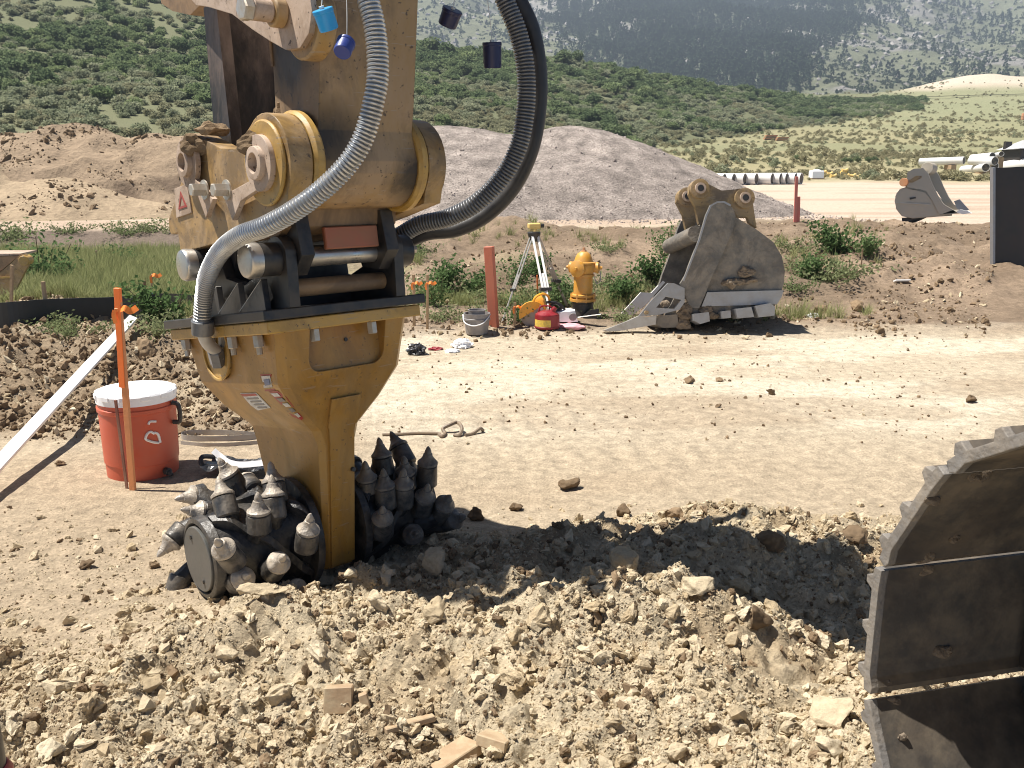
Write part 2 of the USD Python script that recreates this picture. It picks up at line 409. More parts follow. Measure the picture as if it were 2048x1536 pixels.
M_stick = leafy("stem_brown", (0.10, 0.075, 0.05), (0.16, 0.12, 0.08), 0.05)
M_scrub = [leafy("scrub_grey_green", (0.25, 0.275, 0.17), (0.38, 0.385, 0.26)),
           leafy("scrub_green", (0.18, 0.235, 0.11), (0.30, 0.34, 0.17)),
           leafy("scrub_pale", (0.27, 0.27, 0.165), (0.38, 0.36, 0.23)),
           leafy("scrub_dark", (0.13, 0.175, 0.088), (0.22, 0.26, 0.13))]
M_weed = leafy("weed_green", (0.08, 0.135, 0.05), (0.17, 0.24, 0.10), 0.4)
M_weed_pale = leafy("weed_pale", (0.15, 0.19, 0.085), (0.28, 0.30, 0.16), 0.4)
M_grass = leafy("grass_green", (0.22, 0.245, 0.10), (0.42, 0.41, 0.21), 0.45)
M_tussock = leafy("dry_tussock", (0.27, 0.255, 0.15), (0.40, 0.36, 0.225))
M_conifer = leafy("mountain_conifer", (0.032, 0.05, 0.033), (0.065, 0.09, 0.05), 0.15)
M_mbush = leafy("mountain_scrub", (0.06, 0.085, 0.045), (0.11, 0.13, 0.07), 0.2)
M_ground = soil("ground_soil", 0.8, 60.0, 0.42, coarse=13.0, dist=0.025)
M_mount = soil("mountain_soil", 0.6, 0.30, 0.35, coarse=0.05, dist=2.0)
M_gravel = soil("gravel", 1.0, 20.0, 0.7, vcol=True, coarse=2.2, dist=0.08)
M_dirtpile = soil("stockpile_dirt", 0.8, 7.0, 0.28, vcol=True, coarse=1.2, dist=0.12)


def rocklook(name, c0, c1, bump=0.6, scale=28.0):
    return usdkit.material(stage, "/World/Looks/" + name, {
        "o": ("object_info", {}), "g": ("geometry", {}), "c": ("mix_color", {"a": c0, "b": c1}),
        "n": ("noise_texture", {"scale": scale, "detail": 8, "roughness": 0.72}),
        "mr": ("map_range", {"from_min": 0.25, "from_max": 0.75, "to_min": 0.72, "to_max": 1.25}),
        "vm": ("vector_math", {"math_type": "scale"}),
        "b": ("bump", {"strength": bump, "distance": 0.012}), "p": ("principled_bsdf", {"roughness": 0.95, "specular_ior_level": 0.12})},
        [("o.random", "c.fac"), ("g.position", "n.vector"), ("n.fac", "mr.value"), ("mr.result", "vm.scale"), ("c.result", "vm.vector1"),
         ("vm.vector", "p.base_color"), ("n.fac", "b.height"), ("b.normal", "p.normal")], surface="p.BSDF")


M_rock = rocklook("rock_tan", (0.38, 0.295, 0.185), (0.56, 0.475, 0.34), 0.9, 45.0)
M_rock_dark = rocklook("clod_brown", (0.13, 0.09, 0.055), (0.24, 0.17, 0.105), 0.8)
M_mudclump = rocklook("mud_clump", (0.15, 0.118, 0.088), (0.2, 0.16, 0.12), 0.9)
M_gravelstone = rocklook("gravel_stone", (0.22, 0.185, 0.165), (0.42, 0.365, 0.33), 0.5)
M_boulder = rocklook("cliff_rock", (0.19, 0.175, 0.165), (0.33, 0.31, 0.29), 0.5, 0.4)

# ------------------------------------------------------------------ terrain
MEADOW_Y = np.array([20, 30, 40, 55, 70, 85, 110, 160, 230, 270, 300, 340, 420])
MEADOW_V = np.array([447, 418, 397, 373, 350, 328, 296, 252, 207, 191, 193, 215, 235.])
HU = np.array([-500, 0, 400, 650, 830, 1000, 1200, 1400, 1550, 1660, 1760, 1850, 2600])
H_CREST = np.array([-420, -260, -90, 30, 98, 118, 140, 172, 196, 214, 240, 320, 340.])
H_BASE = np.array([300, 292, 290, 292, 296, 300, 300, 290, 272, 250, 245, 330, 345.])
H_Y0 = np.array([52, 55, 58, 64, 72, 82, 100, 128, 155, 180, 200, 220, 240.])
H_Y1 = H_Y0 + np.array([150, 140, 120, 105, 95, 90, 85, 75, 65, 50, 40, 30, 30.])


def nz(x, y, s, octv=3, seed=0):
    return meshkit.fbm(np.stack([np.asarray(x) / s, np.asarray(y) / s, np.zeros_like(np.asarray(x, float))], -1) + 100.0, octv, seed) - 0.5


def gauss(x, y, cx, cy, rx, ry, rot=0.0):
    c, s = math.cos(rot), math.sin(rot)
    dx, dy = x - cx, y - cy
    return np.exp(-((dx * c + dy * s) / rx) ** 2 - ((-dx * s + dy * c) / ry) ** 2)


def rubble_mask(x, y):
    """Where the cutter has broken the ground."""
    e = nz(x, y, 0.5, 3, 3) * 0.7
    m = sstep(4.25, 3.75, y + e) * sstep(-1.5, -0.7, x + 0.35 * (y - 3.0) * 0 + e)
    m = np.maximum(m, sstep(3.15, 2.65, y + e + 0.12 * x))
    return np.clip(m, 0, 1) * sstep(8, 5, np.abs(x))


def bank_mask(x, y):
    return sstep(-0.95, -1.75, x + 0.12 * (y - 6) + nz(x, y, 0.6, 2, 9) * 0.5)


def height(x, y):
    x, y = np.asarray(x, float), np.asarray(y, float)
    ys = np.maximum(y, 1.0)
    u = 1024 + x / ys * FOC * 0.985
    # ---- near and middle ground up to 24 m
    left = sstep(800, 500, u)
    z_r = np.interp(y, [-40, 0, 10.4, 12, 14, 17, 20, 22, 24], [0, 0, 0.02, 0.10, 0.27, 0.47, 0.62, 0.645, 0.665])
    z_l = np.interp(y, [-40, 0, 11, 17.2, 18.5, 20.2, 21, 22, 24], [0, 0, 0.03, 0.05, 0.17, 0.47, 0.56, 0.62, 0.665])
    z = z_r * (1 - left) + z_l * left
    mid = sstep(10.8, 13.0, y) * sstep(21, 19.5, y) * (1 - left)
    z = z + mid * (0.75 * nz(x, y, 2.4, 4, 1) + 0.20 * nz(x, y, 0.45, 3, 2))
    heap = gauss(x, y, 7.2, 15.8, 2.9, 3.6) + 0.55 * gauss(x, y, 5.2, 13.0, 1.4, 1.6)
    z = z + heap * (0.26 + 0.42 * nz(x, y, 0.8, 4, 5) + 0.12 * nz(x, y, 0.22, 3, 17))
    z = z + sstep(9.2, 10.0, y) * sstep(13.5, 12, y) * (1 - left) * (0.10 * nz(x, y, 0.35, 3, 6) + 0.06)
    # bank of dug soil behind the cooler
    bm = bank_mask(x, y)
    rise = sstep(5.6, 7.5, y + 0.25 * nz(x, y, 0.8, 3, 4)) * sstep(10.2, 8.4, y)
    z = z + bm * rise * (0.32 + 0.20 * nz(x, y, 0.42, 3, 7)) + bm * rise * 0.19 * nz(x, y, 0.14, 3, 8)
    z = z + 0.24 * gauss(x, y, -4.4, 8.9, 0.75, 0.5)
    # the broken heap under and in front of the cutter
    rm = rubble_mask(x, y)
    z = z + 0.15 * gauss(x, y, -0.62, 3.05, 0.75, 0.28) + 0.07 * gauss(x, y, -1.0, 2.98, 0.3, 0.16) + 0.25 * gauss(x, y, 0.5, 2.95, 0.55, 0.36) + 0.20 * gauss(x, y, 1.35, 3.75, 0.6, 0.38) + 0.12 * gauss(x, y, 0.2, 3.75, 0.6, 0.3)
    z = z + 0.16 * gauss(x, y, 1.1, 1.7, 0.8, 0.7)
    z = z + rm * (0.20 * nz(x, y, 0.32, 3, 11) + 0.13 * nz(x, y, 0.10, 3, 12) + 0.055 * nz(x, y, 0.042, 2, 18) + 0.02)
    flat = sstep(12, 10, y)
    z = z + flat * (0.05 * nz(x, y, 1.6, 3, 13) + 0.014 * nz(x, y, 0.16, 3, 14)) + 0.02 * nz(x, y, 5.0, 2, 15)
    for (ty_, tw_2, k_) in ((6.15, 0.30, 0.10), (7.9, 0.30, 0.10), (5.35, 0.26, -0.05)):
        yy_ = y - ty_ - k_ * x
        z = z + 0.008 * np.sin((x + 0.15 * y) * 2 * math.pi / 0.19) * sstep(tw_2, tw_2 * 0.7, np.abs(yy_)) * sstep(-1.2, -0.4, x) * np.clip(0.4 + 3.5 * nz(x, y, 0.9, 3, 19), 0, 1)
    z = z - 0.035 * gauss(x, y, -1.9, 3.05, 0.5, 0.2)
    # ---- far ground
    far = y > 20
    vm_ = np.interp(ys, MEADOW_Y, MEADOW_V)
    vm_ = vm_ - 46 * np.exp(-((u - 1915) / 150) ** 2) * sstep(262, 300, ys) * sstep(345, 312, ys) - 26 * sstep(1950, 2080, u) * sstep(262, 300, ys) * sstep(345, 312, ys)
    uw = u + 60 * nz(x, y, 40.0, 2, 21)
    B, C, y0, y1 = (np.interp(uw, HU, k) for k in (H_BASE, H_CREST, H_Y0, H_Y1))
    t = np.clip((ys - y0) / (y1 - y0), 0, 1.6)
    vh = B + (C - B) * np.where(t < 1, t ** 0.85, 1 - 0.6 * (t - 1) ** 2)
    vh = np.where((ys > y0) & (ys < 420), vh, 900)
    vfar = np.minimum(vm_, vh)
    zf = zv(vfar, ys) + sstep(60, 110, ys) * 1.6 * nz(x, y, 14, 3, 22) + 0.12 * nz(x, y, 6, 2, 23) * sstep(24, 40, ys)
    w = sstep(20, 24, y)
    return np.where(far, z * (1 - w) + zf * w, z)


def soil_color(x, y, z):
    ys = np.maximum(y, 1.0)
    u = 1024 + x / ys * FOC * 0.985
    left = sstep(800, 500, u)

    def lay(c, col, m):
        return c * (1 - m[:, None]) + np.asarray(col) * m[:, None]
    n1, n2 = nz(x, y, 1.3, 4, 31), nz(x, y, 0.35, 4, 32)
    c = np.tile(np.array([0.43, 0.36, 0.265]), (len(x), 1))
    c = lay(c, (0.52, 0.455, 0.35), np.clip(sstep(-0.05, 0.12, n1 + 0.4 * nz(x / 3.5, y, 0.5, 3, 36)) * sstep(5.0, 6.6, y) * 0.95, 0, 1))
    c = lay(c, (0.34, 0.265, 0.185), np.clip(sstep(0.05, 0.2, nz(x / 2.5, y, 0.8, 4, 33)) * 0.6, 0, 1))
    c = lay(c, (0.33, 0.255, 0.175), sstep(-1.0, -2.0, x) * sstep(5.6, 5.0, y) * 0.55)
    c = lay(c, (0.365, 0.285, 0.195), sstep(6.2, 4.8, y + 1.2 * n1) * 0.6)
    rm = rubble_mask(x, y)
    c = lay(c, (0.45, 0.375, 0.26), rm * 0.9)
    c = lay(c, (0.28, 0.21, 0.13), rm * sstep(-0.02, 0.15, n2) * 0.75)
    bm = bank_mask(x, y) * sstep(5.5, 6.1, y) * sstep(9.5, 8.6, y)
    c = lay(c, (0.235, 0.175, 0.115), bm * 0.95)
    c = lay(c, (0.36, 0.29, 0.20), bm * sstep(0.02, 0.16, nz(x, y, 0.6, 3, 34)) * 0.8)
    c = lay(c, (0.40, 0.32, 0.22), gauss(x, y, -4.4, 8.9, 0.9, 0.6) * 0.8)
    # right bank
    rb = (1 - left) * sstep(9.3, 10.3, y + 0.8 * n1) * sstep(20.6, 19.6, y)
    c = lay(c, (0.165, 0.118, 0.08), rb * 0.95)
    c = lay(c, (0.27, 0.20, 0.14), rb * sstep(0.0, 0.18, nz(x, y, 1.7, 4, 35)) * 0.85)
    c = lay(c, (0.20, 0.19, 0.095), rb * sstep(1280, 1000, u) * sstep(10.4, 11, y) * sstep(16, 12.5, y) * sstep(-0.08, 0.1, nz(x, y, 0.9, 4, 37)) * 0.7)
    # left grass strip and grey slope
    c = lay(c, (0.15, 0.155, 0.07), left * sstep(9.6, 10.3, y + n1) * sstep(18.2, 17.2, y + n1))
    c = lay(c, (0.145, 0.112, 0.088), left * sstep(17.3, 18.1, y + n1) * sstep(20.9, 20.4, y))
    # haul road and yard
    road = sstep(20.2, 20.9, y + 0.4 * n1) * sstep(66, 58, y + 8 * nz(x, y, 7, 3, 38))
    c = lay(c, (0.46, 0.37, 0.29), road)
    c = lay(c, (0.37, 0.28, 0.21), road * sstep(0.02, 0.14, nz(x / 6, y, 1.6, 3, 39)) * 0.8)
    # meadow
    md = sstep(58, 66, y + 8 * nz(x, y, 7, 3, 38))
    g1 = nz(x / 3, y, 9, 4, 40)
    mc = lay(np.tile(np.array([0.20, 0.195, 0.11]), (len(x), 1)), (0.245, 0.22, 0.125), sstep(-0.1, 0.15, g1))
    mc = lay(mc, (0.33, 0.28, 0.17), sstep(84, 72, y) * 0.75)
    mc = lay(mc, (0.205, 0.21, 0.12), sstep(120, 220, y) * 0.75)
    c = c * (1 - md[:, None]) + mc * md[:, None]
    # hillside soil between the scrub
    y0 = np.interp(u, HU, H_Y0)
    hl = sstep(-4, 8, y - y0 + 8 * g1) * sstep(1820, 1600, u)
    c = lay(c, (0.12, 0.127, 0.07), hl * 0.92)
    # graded dirt on the knoll at the right
    kn = sstep(-0.2, 0.1, nz(x, y, 22, 3, 41) + 0.1) * sstep(1700, 1840, u) * sstep(272, 284, y) * sstep(420, 360, y)
    c = lay(c, (0.47, 0.39, 0.31), kn * 0.95)
    return np.clip(c, 0.02, 0.7)


def color_primvar(mesh_prim, col):
    UsdGeom.PrimvarsAPI(mesh_prim).CreatePrimvar("soil_color", Sdf.ValueTypeNames.Color3fArray, "vertex").Set(Vt.Vec3fArray.FromNumpy(np.asarray(col, np.float32)))


def grid_faces(nr, nc):
    i, k = np.meshgrid(np.arange(nr - 1), np.arange(nc - 1), indexing="ij")
    a = (i * nc + k).ravel()
    return np.vstack([np.stack([a, a + 1, a + nc + 1], 1), np.stack([a, a + nc + 1, a + nc], 1)])


rows = np.r_[np.linspace(-30, 0.6, 16), np.geomspace(0.9, 4.6, 300), np.geomspace(4.62, 24, 340)[0:], np.geomspace(24.2, 420, 190)]
tt = np.linspace(-1, 1, 560)
tt = np.sign(tt) * (0.62 * np.abs(tt) + 0.75 * np.abs(tt) ** 6)
wid = np.sqrt(np.maximum(rows, 0) ** 2 + 1.0) + np.maximum(-rows, 0) * 0.4
GX, GY = wid[:, None] * tt[None, :], np.repeat(rows[:, None], len(tt), 1)
gx, gy = GX.ravel(), GY.ravel()
gz = height(gx, gy)
gm = usdkit.mesh(stage, "/World/ground", (np.stack([gx, gy, gz], 1), grid_faces(*GX.shape)), M_ground, smooth=True)
color_primvar(gm, soil_color(gx, gy, gz))
keys(gm.GetPrim(), kind="structure", label="pale packed dirt of the building site rising to scrub hill and meadow", category="ground")


def ground_z(x, y):
    return float(height(np.array([x], float), np.array([y], float))[0])


def onground(u, v, y, sink=0.0):
    p = at(u, v, y)
    p[2] = ground_z(p[0], p[1]) - sink
    return p


# the mountain behind
mr = np.geomspace(370, 1300, 130)
mt = np.linspace(-0.85, 0.85, 330)
MX, MY = mr[:, None] * mt[None, :], np.repeat(mr[:, None], len(mt), 1)
mx, my = MX.ravel(), MY.ravel()


def mountain_z(x, y):
    u = 1024 + x / y * FOC
    v = np.interp(y, [370, 480, 700, 1000, 1400, 2100], [262, 205, 120, 20, -90, -260])
    v = v - 24 * sstep(1500, 900, u) * sstep(420, 700, y)
    r1 = 1 - np.abs(nz(x, y * 0.5, 260, 4, 51)) * 4
    return zv(v, y) + (r1 - 0.4) * 0.045 * (y - 300) * sstep(380, 600, y) + 0.02 * (y - 200) * nz(x, y, 45, 4, 52)


mz = mountain_z(mx, my)


def forest_mask(x, y):
    """Dark conifer forest on the shaded flank."""
    u = 1024 + x / y * FOC
    b = nz(x, y * 0.6, 130, 3, 53)
    lo = np.interp(u, [800, 1040, 1180, 1420, 1560, 1640, 1800, 2048], [1500, 1150, 760, 530, 500, 800, 1050, 1000])
    return sstep(-170, 170, y - lo + 800 * b + 260 * nz(x, y, 35, 3, 58)) * 0.92


fm = forest_mask(mx, my)
rk = nz(mx, my * 0.55, 60, 4, 54) + 0.6 * nz(mx, my, 16, 3, 55)
mc = np.tile(np.array([0.115, 0.12, 0.075]), (len(mx), 1))
mc = mc * (1 - 0.8 * fm[:, None]) + np.array([0.055, 0.065, 0.045]) * 0.8 * fm[:, None]
rkm = sstep(0.12, 0.24, rk)[:, None]
mc = mc * (1 - rkm) + np.array([0.18, 0.17, 0.155]) * rkm
mo = usdkit.mesh(stage, "/World/mountain", (np.stack([mx, my, mz], 1), grid_faces(*MX.shape)), M_mount, smooth=True)
color_primvar(mo, mc)
keys(mo.GetPrim(), kind="structure", label="hazy forested rocky mountain filling the background", category="mountain")


# stockpiles
def pile(name, label, cat, mat, x0, x1, y0, y1, fn, colfn, n=150):
    X, Y = np.meshgrid(np.linspace(x0, x1, n), np.linspace(y0, y1, n))
    x, y = X.ravel(), Y.ravel()
    zz = fn(x, y)
    v = np.stack([x, y, zz], 1)
    loc = np.array([(x0 + x1) / 2, (y0 + y1) / 2, 0.6])
    path = numbered("/World", name)
    p = usdkit.mesh(stage, path, (v - loc, grid_faces(n, n)), mat, smooth=True)
    UsdGeom.Xformable(p).AddTranslateOp().Set(tuple(map(float, loc)))
    color_primvar(p, colfn(x, y, zz))
    keys(p.GetPrim(), label=label, category=cat)


def cone(x, y, cx, cy, h, slope, flat=0.5, sx=1.0):
    r = np.sqrt(((x - cx) / sx) ** 2 + (y - cy) ** 2)
    return h - slope * (np.sqrt(r ** 2 + flat ** 2) - flat)


def gravel_z(x, y):
    a = np.maximum.reduce([cone(x, y, -1.95, 27.8, 3.16, 0.55, 1.3, 1.35), cone(x, y, 1.75, 28.0, 3.20, 0.54, 0.8, 1.30), cone(x, y, 3.2, 28.3, 2.55, 0.50, 1.0, 1.25), cone(x, y, -0.2, 28.4, 2.92, 0.5, 1.2)])
    return np.maximum(a + 0.22 * nz(x, y, 1.6, 4, 61) + 0.06 * nz(x, y, 0.3, 2, 62), 0.35)


pile("gravel_pile", "two humped pile of pinkish grey gravel behind the excavator arm", "gravel pile", M_gravel, -9.5, 9.5, 20.5, 36, gravel_z,
     lambda x, y, z: np.array([0.305, 0.26, 0.23]) * (1 + 0.6 * nz(x, y, 2.2, 4, 63))[:, None])


def dirt_z(x, y):
    a = np.maximum.reduce([cone(x, y, -13.3, 28.3, 3.12, 0.52, 0.8, 1.2), cone(x, y, -14.9, 28.0, 2.85, 0.5, 0.9, 1.2), cone(x, y, -16.9, 27.6, 2.62, 0.45, 1.0), cone(x, y, -11.1, 28.6, 2.95, 0.5, 0.5),
                           cone(x, y, -9.8, 28.8, 2.98, 0.5, 0.7), cone(x, y, -8.3, 28.8, 2.9, 0.5, 0.6), cone(x, y, -19.5, 27.5, 2.5, 0.45, 1.0)])
    r = 1 - np.abs(nz(x, y, 2.4, 3, 64)) * 4
    return np.maximum(a + 0.34 * r - 0.15 + 0.34 * nz(x, y, 0.8, 4, 65), 0.35)


def dirt_col(x, y, z):
    c = np.tile(np.array([0.275, 0.205, 0.14]), (len(x), 1)) * (1 + 0.5 * nz(x, y, 1.8, 3, 66))[:, None]
    d = sstep(0.05, 0.18, nz(x + 1.2 * y * 0.3, y, 1.5, 4, 67)) * sstep(0.7, 1.3, z)
    return c * (1 - 0.75 * d[:, None]) + np.array([0.10, 0.07, 0.05]) * 0.75 * d[:, None]


pile("dirt_pile", "long lumpy pile of brown dirt below the scrub hillside at left", "dirt pile", M_dirtpile, -25, -4.2, 21.6, 36, dirt_z, dirt_col, 190)


def front_z(x, y):
    a = np.maximum.reduce([cone(x, y, -15.3, 25.6, 2.30, 0.5, 0.6, 1.2), cone(x, y, -13.0, 25.2, 1.75, 0.42, 0.9, 1.5), cone(x, y, -17.5, 25.4, 2.2, 0.45, 0.8)])
    return np.maximum(a + 0.35 * nz(x, y, 1.3, 4, 68), 0.3)


pile("dirt_pile", "lower sandy tan dirt pile in front at the far left edge", "dirt pile", M_dirtpile, -22, -8.5, 21.2, 30, front_z,
     lambda x, y, z: np.array([0.34, 0.26, 0.175]) * (1 + 0.4 * nz(x, y, 1.2, 4, 69))[:, None], 130)


# ------------------------------------------------------------------ instancers
def quat_z(a):
    return np.stack([np.cos(a / 2), np.zeros_like(a), np.zeros_like(a), np.sin(a / 2)], 1)


def rand_quat(n, rng):
    q_ = rng.normal(size=(n, 4))
    return q_ / np.linalg.norm(q_, axis=1, keepdims=True)


def scatter(name, label, cat, protos, pos, quats, scales, idx):
    path = "/World/" + name
    pi = UsdGeom.PointInstancer.Define(stage, path)
    rel = pi.CreatePrototypesRel()
    for k, (pn, mesh, mat, sm) in enumerate(protos):
        pp = numbered(path, pn)
        usdkit.mesh(stage, pp, mesh, mat, smooth=sm)
        rel.AddTarget(pp)
    pi.CreateProtoIndicesAttr(Vt.IntArray.FromNumpy(np.asarray(idx, np.int32)))
    pi.CreatePositionsAttr(Vt.Vec3fArray.FromNumpy(np.asarray(pos, np.float32)))
    qs = np.asarray(quats, float)
    pi.CreateOrientationsAttr(Vt.QuathArray([Gf.Quath(*map(float, k)) for k in qs]))
    sc = np.asarray(scales, np.float32)
    if sc.ndim == 1:
        sc = np.repeat(sc[:, None], 3, 1)
    pi.CreateScalesAttr(Vt.Vec3fArray.FromNumpy(sc))
    keys(pi.GetPrim(), label=label, category=cat, kind="stuff")


def leaves(centres, size, rng, aspect=0.55, up=0.3):
    """One small folded leaf quad at every centre."""
    n = len(centres)
    a = rng.normal(size=(n, 3)); a[:, 2] += up
    a /= np.linalg.norm(a, axis=1, keepdims=True)
    b = np.cross(a, rng.normal(size=(n, 3)))
    b /= np.linalg.norm(b, axis=1, keepdims=True)
    c = np.cross(a, b)
    s = np.broadcast_to(size, (n,))[:, None]
    v = np.stack([centres - b * s / 2, centres + c * s * aspect / 2 + a * s * .08, centres + b * s / 2, centres - c * s * aspect / 2 + a * s * .08], 1).reshape(-1, 3)
    k = np.arange(n) * 4
    return trimesh.Trimesh(v, np.vstack([np.stack([k, k + 1, k + 2], 1), np.stack([k, k + 2, k + 3], 1)]), process=False)


def crown_points(n, rng, lobes=7, flat=0.75):
    """Points on the lobes of a shrub of unit radius standing on z = 0."""
    out = []
    for k in range(lobes):
        ang, rad = rng.uniform(0, 6.28), rng.uniform(0.1, 0.62)
        c = np.array([math.cos(ang) * rad, math.sin(ang) * rad, rng.uniform(0.35, 0.95) * flat])
        r = rng.uniform(0.28, 0.48)
        d = rng.normal(size=(n // lobes, 3)); d /= np.linalg.norm(d, axis=1, keepdims=True)
        p = c + d * r * rng.uniform(0.55, 1.08, (n // lobes, 1)) * (1, 1, flat)
        out.append(p)
    p = np.vstack(out)
    return p[p[:, 2] > 0.02]


rg = np.random.default_rng(11)
shrub_meshes = [leaves(crown_points(620, rg, 6 + k % 3), 0.17, rg, 0.8) for k in range(5)]

# scrub over the hillside
N = 26000
hu = rg.uniform(-150, 1800, N)
s_ = rg.uniform(0, 1, N)
y0 = np.interp(hu, HU, H_Y0)
y1 = np.interp(hu, HU, H_Y1)
hy = y0 - 3 + (y1 - y0 + 8) * s_
hx = hy * (hu - 1024) / (FOC * 0.985)
dens = 0.55 + 1.6 * nz(hx, hy, 9, 3, 71)
dens = dens * np.interp(hu, [600, 1000, 1500, 1750], [1, 0.85, 0.62, 0.25]) + np.where(s_ > 0.72, 0.35, 0)
dens = np.where(s_ < 0.10, dens * 0.55, dens) * np.clip(hy / 130, 0.5, 1.2)
keep = rg.uniform(0, 1, N) < dens * 0.62
hx, hy, hu, s_ = hx[keep], hy[keep], hu[keep], s_[keep]
tone = nz(hx, hy, 12, 3, 72) + rg.normal(0, 0.09, len(hx)) + np.where((s_ > 0.7) & (hu > 750), 0.13, 0)
hidx = np.select([tone < -0.10, tone < 0.07, tone < 0.22], [2, 0, 1], 3)
size = rg.uniform(0.55, 1.35, len(hx)) * np.where(hidx == 2, 0.75, 1.0) * np.where((hidx == 3), 1.5, 1.0)
scatter("hillside_scrub", "dense grey green scrub covering the hillside behind the excavator", "scrub",
        [("scrub_bush", trimesh.Trimesh(shrub_meshes[k % 5].vertices, shrub_meshes[k % 5].faces, process=False), M_scrub[k // 2], False) for k in range(8)],
        np.stack([hx, hy, height(hx, hy) - 0.12 * size], 1), quat_z(rg.uniform(0, 6.28, len(hx))),
        np.stack([size * rg.uniform(0.85, 1.25, len(hx)), size * rg.uniform(0.85, 1.25, len(hx)), size * rg.uniform(0.75, 1.15, len(hx))], 1), hidx * 2 + rg.integers(0, 2, len(hx)))

# mountain forest, scrub and rocks
def cone_tree(rng, n=46):
    h = rng.uniform(0.08, 1, n) ** 0.9
    a = rng.uniform(0, 6.28, n)
    r = (1 - h) * 0.23 + 0.02
    return leaves(np.stack([np.cos(a) * r, np.sin(a) * r, h], 1), 0.2, rng, 0.7)


NM = 38000
mu = rg.uniform(760, 2120, NM)
myy = 400 + 860 * rg.uniform(0, 1, NM) ** 0.8
mxx = myy * (mu - 1024) / FOC
ff = forest_mask(mxx, myy)
rr_ = nz(mxx, myy * 0.55, 60, 4, 54) + 0.6 * nz(mxx, myy, 16, 3, 55)
pk = np.where(rr_ > 0.20, 0.10, np.clip(0.20 + 0.7 * ff, 0, 1))
kp = rg.uniform(0, 1, NM) < pk
mxx, myy, ff = mxx[kp], myy[kp], ff[kp]
isb = (rg.uniform(0, 1, len(mxx)) > 0.12 + ff)
msz = np.where(isb, rg.uniform(1.2, 2.6, len(mxx)), rg.uniform(5, 10, len(mxx)))
bush_small = leaves(crown_points(70, rg, 4), 0.42, rg, 0.9)
scatter("mountain_forest", "dark conifers and scrub covering the distant mountain", "forest",
        [("conifer", cone_tree(rg), M_conifer, False), ("conifer", cone_tree(rg), M_conifer, False), ("mountain_bush", bush_small, M_mbush, False)],
        np.stack([mxx, myy, mountain_z(mxx, myy) - 0.3], 1), quat_z(rg.uniform(0, 6.28, len(mxx))),
        np.stack([msz, msz, msz], 1), np.where(isb, 2, rg.integers(0, 2, len(mxx))))


def rock_mesh(rng, flat=0.6, sub=1, amp=0.10):
    p = rng.normal(size=(13, 3))
    p /= np.linalg.norm(p, axis=1, keepdims=True)
    p *= rng.uniform(0.75, 1.05, (13, 1)) * np.array([1, rng.uniform(0.6, 0.95), flat * rng.uniform(0.7, 1.2)])
    m = arr(m3.Manifold.hull_points(p))
    for _ in range(sub):
        m = m.subdivide()
    m = trimesh.Trimesh(m.vertices, m.faces, process=True)
    v = np.asarray(m.vertices)
    v = v + m.vertex_normals * amp * (meshkit.fbm(v * 2.6 + rng.uniform(0, 90), 3, 1)[:, None] - 0.5) * 2
    return trimesh.Trimesh(v, m.faces, process=False)


NB = 9000
bu = rg.uniform(780, 2120, NB)
by = 400 + 850 * rg.uniform(0, 1, NB) ** 0.9
bx = by * (bu - 1024) / FOC
rb_ = nz(bx, by * 0.55, 60, 4, 54) + 0.6 * nz(bx, by, 16, 3, 55)
kp = rg.uniform(0, 1, NB) < np.where(rb_ > 0.14, 0.5, 0.16)
bx, by = bx[kp], by[kp]
bs = rg.uniform(1.0, 3.4, len(bx)) * (by / 800)
scatter("mountain_rocks", "pale boulders and outcrops strewn over the mountain", "rocks",
        [("outcrop", rock_mesh(rg, 0.8, 0), M_boulder, False) for _ in range(3)],
        np.stack([bx, by, mountain_z(bx, by)], 1), rand_quat(len(bx), rg), np.stack([bs * 1.2, bs, bs * 1.1], 1), rg.integers(0, 3, len(bx)))

# ------------------------------------------------------------------ excavator arm and drum cutter
AL, TAU = 0.727, 0.158
AO = np.array([-0.874, 3.75, 0.1725])                               # middle of the cutter's drum axis
AXL = np.array([math.cos(AL), math.sin(AL), 0])                      # along the drum axis, away to the right
AXB0 = np.array([math.sin(AL), -math.cos(AL), 0])
AXB = math.cos(TAU) * AXB0 + math.sin(TAU) * np.array([0, 0, 1.0])   # towards the machine
AXZ = -math.sin(TAU) * AXB0 + math.cos(TAU) * np.array([0, 0, 1.0])


def P(l, b, z):
    return AO + l * AXL + b * AXB + z * AXZ


def side(poly, l0, l1, holes=()):
    return prism(poly, AO, AXB, AXZ, AXL, l0, l1, holes)


def circle(c, r, n=24, a0=0, a1=2 * math.pi):
    t = np.linspace(a0, a1, n, endpoint=False)
    return [(c[0] + r * math.cos(k), c[1] + r * math.sin(k)) for k in t]


def shp(*geoms):
    from shapely.ops import unary_union
    return unary_union([g if hasattr(g, "area") else sg.Polygon(g) for g in geoms])


def side_geom(g, l0, l1):
    return join(*[side(list(k.exterior.coords)[:-1], l0, l1, [list(h.coords)[:-1] for h in k.interiors]) for k in (getattr(g, "geoms", None) or [g])])


def to_manifold(m):
    m = arr(m)
    m = trimesh.Trimesh(m.vertices, m.faces, process=True)
    return m3.Manifold(m3.Mesh(np.asarray(m.vertices, np.float32), np.asarray(m.faces, np.uint32)))


STK, LNK = (0.635, 1.527), (0.014, 1.635)        # stick pin and link pin, in (b, z)
PIN2, PIN1 = (0.47, 1.20), (-0.13, 1.235)        # the two attachment pins

ex = thing("excavator", "dusty yellow excavator arm and track holding the drum cutter in the foreground", "excavator", AO * (1, 1, 0))
